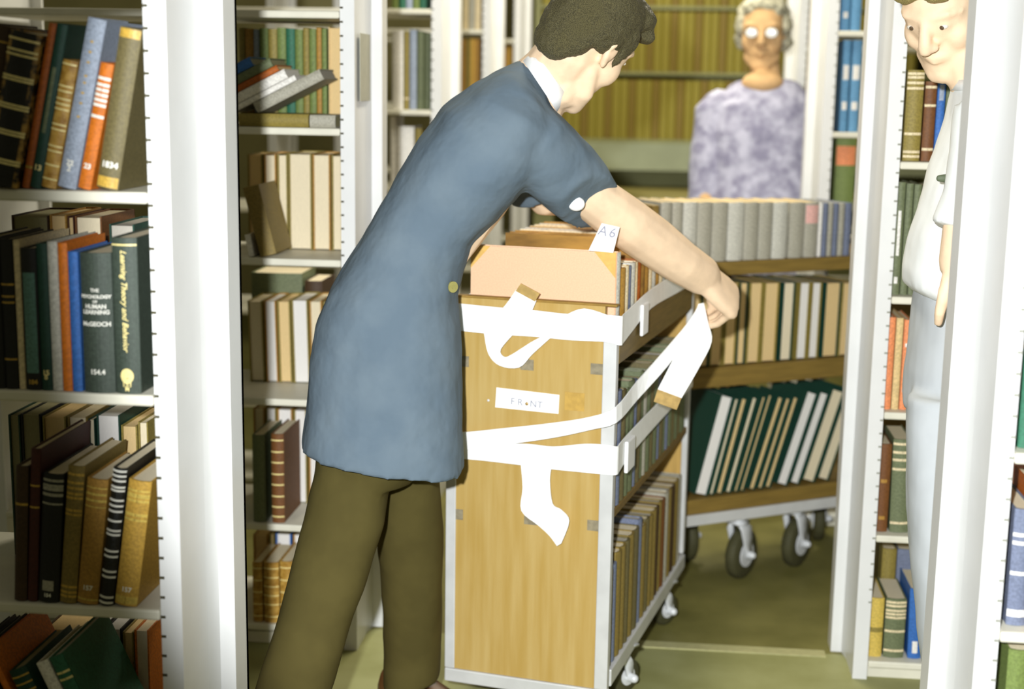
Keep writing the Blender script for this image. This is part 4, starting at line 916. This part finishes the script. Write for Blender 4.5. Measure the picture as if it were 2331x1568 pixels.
trou.loft([sring((728, 960), (930, 975), 2.98, .1), sring((716, 1080), (892, 1090), 2.96, .098), sring((690, 1190), (876, 1190), 2.93, .092), sring((664, 1300), (842, 1300), 2.9, .085), sring((634, 1400), (806, 1400), 2.88, .08), sring((606, 1490), (778, 1490), 2.86, .078), sring((582, 1568), (757, 1568), 2.85, .076), sring((566, 1640), (742, 1640), 2.84, .075), sring((560, 1668), (736, 1668), 2.84, .074)])
trou.loft([sring((850, 960), (992, 970), 3.05, .09), sring((858, 1080), (1000, 1090), 3.1, .085), sring((858, 1200), (1006, 1200), 3.15, .085), sring((866, 1300), (1007, 1300), 3.19, .08), sring((874, 1400), (1006, 1400), 3.225, .076), sring((873, 1490), (1003, 1490), 3.265, .074), sring((872, 1562), (1002, 1540), 3.275, .072)])
remesh(trou, 'trousers', M_TROU, man, voxel=.007, smooth=4, noise=(.14, .01))
for ft, dv in ((nf, EX * .9 + EA * .45), (ff, EX * .75 - EA * .5)): shoe(man, ft, dv, M_SHOEB)
sk = MB(); sk.tube([ff + ZU * .07, ff + ZU * .12], [.047, .045]); o = sk.obj('sock', mat('white_cotton', (246, 246, 244)), None, smooth=True); o.parent = man; o.matrix_parent_inverse = man.matrix_world.inverted()

# ---- the woman behind the wooden truck
M_DRESS = mat('lilac_print', (134, 132, 156), .9, scale=22, rgb2=(184, 184, 204), mix=(.36, .66), bump=.2, bscale=12, spec=.1)
WD = 5.3
wf = at(1735, 500, WD); wf[2] = 0
wom = thing('person', 'grey haired person in lilac print dress and glasses behind the wooden truck', 'person', loc=tuple(wf))
bpy.context.view_layer.update()
WH = at(1737, 74, WD); WR = head_frame(-EA - EX * .22 - ZU * .05, ZU); WS = 1.12
b2_ = MB(); head_parts(b2_, WH, WR, WS)
b2_.tube([WH + WR @ np.array((0, -.02, -.03)), at(1742, 150, WD + .01), at(1742, 190, WD + .01), at(1742, 260, WD)], [.058, .054, .062, .1])
b2_.ell(at(1736, 190, WD - .05), (.078, .062, .045))
b2_.tube([at(1742, 240, WD), at(1740, 420, WD), wf + ZU * .95], [(.13, .09), (.13, .1), (.14, .11)], ref=EA)
for sg in (-1, 1):
    sx_ = 1736 + (112 if sg > 0 else -116) - (16 if sg > 0 else 0)
    s0, s1 = at(sx_ - sg * 6, 268, WD), at(sx_ + sg * 14, 400, WD); s2 = at(sx_ + sg * 18, 545, WD - .08)
    b2_.tube([s0, s1, s2], [.042, .04, .03]); hand_parts(b2_, s2, s2 + np.array([0, -.03, -.085]), EX * sg * 0 - EA, EX * sg, .95, (15, 15, 10), (.3, .3))
    b2_.tube([wf + ZU * .95 + EX * sg * .09, wf + ZU * .5 + EX * sg * .085, wf + ZU * .09 + EX * sg * .085], [.09, .06, .04])
remesh(b2_, 'body', mat('dimmed_skin', (206, 168, 122), .7, .05, 25, .04, 300, spec=.2), wom, voxel=.005, smooth=3)  # skin colour darkened to stand for the dimmer light this far back
eyes(wom, WH, WR, WS)
hr = MB()
for c, r in (((0, -.03, .06), (.096, .1, .085)), ((0, -.06, -.01), (.085, .05, .08)), ((-.075, -.01, .03), (.03, .05, .05)), ((.075, -.01, .03), (.03, .05, .05)), ((-.08, -.03, -.03), (.028, .035, .04)), ((.08, -.03, -.03), (.028, .035, .04)), ((0, .045, .098), (.06, .04, .026)), ((.045, .04, .085), (.03, .03, .03)), ((-.045, .04, .085), (.03, .03, .03))):
    hr.ell(WH + WR @ np.array(c), r, WR)
remesh(hr, 'hair', M_GREYHAIR, wom, voxel=.006, smooth=1, noise=(.035, .02))
g = MB()
gl = [WH + WR @ (np.array((q * .032, .1, .0)) * WS) for q in (-1, 1)]
for c in gl:
    ring = [c + WR @ np.array((.024 * math.cos(t), -.006 * abs(math.cos(t)), .019 * math.sin(t))) for t in [2 * PI * k / 20 for k in range(21)]]
    g.tube(ring, [.0022] * 21, n=6, ref=WR[:, 1], round_ends=False)
g.tube([gl[0] + WR @ np.array((.022, 0, .006)), gl[1] + WR @ np.array((-.022, 0, .006))], [.002, .002], n=6)
for q, c in zip((-1, 1), gl): g.tube([c + WR @ np.array((q * .024, -.006, .006)), WH + WR @ np.array((q * .08, 0, .012)), WH + WR @ np.array((q * .086, -.03, .01))], [.002] * 3, n=6)
go = g.obj('glasses_frame', mat('pale_horn_frame', (150, 130, 90), .4, .1), None, smooth=True); go.parent = wom; go.matrix_parent_inverse = wom.matrix_world.inverted()
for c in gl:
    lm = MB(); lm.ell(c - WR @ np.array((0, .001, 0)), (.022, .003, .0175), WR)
    o = lm.obj('lens', mat('glare_white_lens', (232, 234, 236), .08, .01, spec=.9), None, smooth=True); o.parent = go; o.matrix_parent_inverse = go.matrix_world.inverted()  # flash glare is put into the whitish lens colour
dr = MB()
dr.loft([sring((1680, 184), (1800, 181), WD + .02, .075), sring((1662, 194), (1818, 190), WD + .015, .1), sring((1626, 238), (1850, 236), WD, .118), sring((1612, 300), (1866, 300), WD, .13), sring((1618, 380), (1862, 380), WD, .125), sring((1612, 460), (1866, 460), WD, .13), sring((1600, 560), (1878, 560), WD, .15), sring((1585, 700), (1890, 700), WD, .16), sring((1570, 850), (1900, 850), WD, .17)])
for sg in (-1, 1):
    sx_ = 1736 + (94 if sg > 0 else -114)
    dr.tube([at(sx_ - sg * 16, 236, WD), at(sx_ + sg * 2, 256, WD), at(sx_ + sg * 14, 340, WD), at(sx_ + sg * 22, 500, WD)], [.058, .064, .062, .062], n=20, round_ends=True)
remesh(dr, 'dress', M_DRESS, wom, voxel=.009, smooth=5, noise=(.2, .02))
for sg in (-1, 1): shoe(wom, wf + EX * sg * .085, -EA, mat('black_shoe', (40, 36, 32), .4, .1))

# ---- the man in the white shirt at the right
TDp = 2.86
tf = at(2235, 900, TDp); tf[2] = 0
man2 = thing('person', 'person in white shirt and pale grey trousers, half hidden by the right post', 'person', loc=tuple(tf))
bpy.context.view_layer.update()
TH = at(2154, 10, TDp); TR_ = head_frame(-EX * .55 - EA * .62 - ZU * .55, ZU + (-EX * .4 - EA * .45) * .6); TS = 1.07
b3 = MB(); head_parts(b3, TH, TR_, TS, chin=.004)
b3.tube([TH + TR_ @ np.array((0, -.02, -.03)), at(2208, 120, TDp + .02), at(2236, 205, TDp + .02), at(2290, 312, TDp)], [.064, .062, .058, .06])
b3.tube([at(2270, 290, TDp), at(2258, 450, TDp), at(2245, 660, TDp), at(2240, 800, TDp)], [.08, .09, .09, .1])
sN, eN, wN = at(2262, 262, 2.68), at(2206, 480, 2.665), at(2176, 600, 2.68)
b3.tube([sN, eN, wN], [.055, .045, .033]); hand_parts(b3, wN, at(2204, 690, 2.69), -EX * .7 - EA * .7, -EA + EX * .3, 1.05, (20, 25, 20), (.3, .5))
sF, eF, wF = at(2268, 275, 3.02), at(2262, 500, 3.08), at(2252, 740, 3.12)
b3.tube([sF, eF, wF], [.055, .045, .032]); hand_parts(b3, wF, wF - ZU * .085 - EX * .01, -EX, EA, 1.0, (20, 20, 15), (.3, .4))
for dd in (-.1, .1):
    b3.tube([at(2240, 800, TDp + dd * .9), tf + EA * dd - EX * .0 + ZU * .5, tf + EA * dd + ZU * .09], [.09, .06, .042])
remesh(b3, 'body', M_SKIN, man2, voxel=.0055, smooth=3)
eyes(man2, TH, TR_, TS)
h3 = MB()
for c, r in (((0, -.02, .055), (.08, .1, .075)), ((0, -.065, .0), (.07, .045, .068)), ((0, .062, .088), (.062, .036, .03)), ((.03, .078, .07), (.03, .02, .02)), ((-.03, .078, .07), (.03, .02, .02)), ((-.066, -.035, .03), (.018, .052, .042)), ((.066, -.035, .03), (.018, .052, .042))): h3.ell(TH + TR_ @ (np.array(c) * TS), np.array(r) * TS, TR_)
remesh(h3, 'hair', mat('fair_brown_hair', (150, 136, 84), .6, .3, 40, .5, None, stretch=(14, 14, 1.5)), man2, voxel=.006, smooth=2, noise=(.02, .008))
M_SHIRT = mat('white_shirt', (236, 238, 236), .85, .02, 10, .3, 9, spec=.1)
s3 = MB()
s3.loft([sring((2180, 190), (2292, 178), TDp, .08), sring((2174, 235), (2340, 205), TDp, .15), sring((2170, 275), (2378, 250), TDp, .195), sring((2148, 345), (2396, 330), TDp, .195), sring((2110, 450), (2398, 440), TDp, .18), sring((2080, 550), (2392, 560), TDp, .17), sring((2064, 615), (2390, 640), TDp, .165), sring((2066, 650), (2388, 672), TDp, .162), sring((2092, 672), (2384, 692), TDp, .158)])
s3.tube([at(2262, 250, 2.7), at(2250, 350, 2.685), at(2228, 450, 2.68), at(2196, 530, 2.685)], [.075, .072, .068, .064], n=20, round_ends=False)
s3.tube([at(2262, 250, 3.02), at(2260, 370, 3.05), at(2258, 540, 3.085)], [.075, .072, .066], n=20, round_ends=False)
remesh(s3, 'shirt', M_SHIRT, man2, voxel=.008, smooth=4, noise=(.14, .014))
rA = sring((2172, 206), (2300, 188), TDp, .088, n=30); rB = sring((2178, 182), (2288, 160), TDp, .078, n=30)
lace(man2, rA, rB, 'shirt_collar', M_SHIRT, th=.005)
pk = MB(); pc_ = at(2153, 406, 2.7)
pk.tube([pc_ - EX * .014, pc_ + EX * .01], [(.004, .006), (.006, .01)], ref=ZU); o = pk.obj('pocket_item', mat('dark_pocket_item', (84, 92, 70), .6, .1), None, smooth=True); o.parent = man2; o.matrix_parent_inverse = man2.matrix_world.inverted()
M_TR2 = mat('pale_grey_flannel', (186, 190, 192), .9, .03, 12, .25, 8, spec=.1)
t3 = MB()
t3.loft([sring((2092, 660), (2384, 680), TDp, .155), sring((2082, 740), (2390, 750), TDp, .16), sring((2068, 840), (2396, 850), TDp, .165), sring((2066, 940), (2392, 950), TDp, .165)])
for dd in (-.085, .085):
    t3.loft([sring((2068, 900), (2380, 900), TDp + dd, .085), sring((2066, 1000), (2340, 1000), TDp + dd, .09), sring((2070, 1150), (2300, 1150), TDp + dd, .088), sring((2078, 1300), (2276, 1300), TDp + dd, .08), sring((2094, 1450), (2262, 1450), TDp + dd, .076), sring((2108, 1568), (2258, 1568), TDp + dd, .074), sring((2120, 1690), (2256, 1690), TDp + dd, .072)])
remesh(t3, 'trousers', M_TR2, man2, voxel=.008, smooth=4, noise=(.15, .01))
bl = MB()
for dd in (-.09, .09): shoe(man2, at(2190, 900, TDp + dd) * np.array([1, 1, 0]), -EX, mat('black_shoe', (40, 36, 32)))

# ------------------------------------------------------------------ light
w = bpy.data.worlds.new('room'); SC.world = w; w.use_nodes = True
w.node_tree.nodes['Background'].inputs[0].default_value = (1.0, .95, .64, 1)
w.node_tree.nodes['Background'].inputs[1].default_value = .12
def aim(o, target):
    o.rotation_euler = (Vector(target) - o.location).to_track_quat('-Z', 'Y').to_euler()
fl_ = bpy.data.lights.new('flash', 'SPOT'); fl_.energy = 560; fl_.color = (.95, .98, 1.0); fl_.spot_size = math.radians(67); fl_.spot_blend = .3; fl_.shadow_soft_size = .03
fo_ = bpy.data.objects.new('camera_flash', fl_); COL.objects.link(fo_); fo_.location = (-.15, -.02, 1.58); aim(fo_, (.795, 4.2, 1.0))
for yy in (4.4, 6.3):
    al = bpy.data.lights.new('ceiling_lamp', 'AREA'); al.shape = 'RECTANGLE'; al.size = .3; al.size_y = 1.2; al.energy = 44; al.color = (1, .93, .75)
    ao = bpy.data.objects.new('ceiling_lamp', al); COL.objects.link(ao); ao.location = (-.1, yy, 2.75)

# ------------------------------------------------------------------ camera
cd = bpy.data.cameras.new('camera'); cd.lens = LENS; cd.sensor_width = 36; cd.sensor_fit = 'HORIZONTAL'; cd.clip_start = .05
co = bpy.data.objects.new('camera', cd); COL.objects.link(co)
co.matrix_world = Matrix(((RT[0], UP[0], -FW[0], CAM[0]), (RT[1], UP[1], -FW[1], CAM[1]), (RT[2], UP[2], -FW[2], CAM[2]), (0, 0, 0, 1)))
cd.dof.use_dof = True; cd.dof.focus_distance = 2.75; cd.dof.aperture_fstop = 2.4
SC.camera = co
vs = SC.view_settings; vs.view_transform = 'Standard'; vs.look = 'None'; vs.exposure = 0; vs.gamma = 1; vs.use_curve_mapping = False
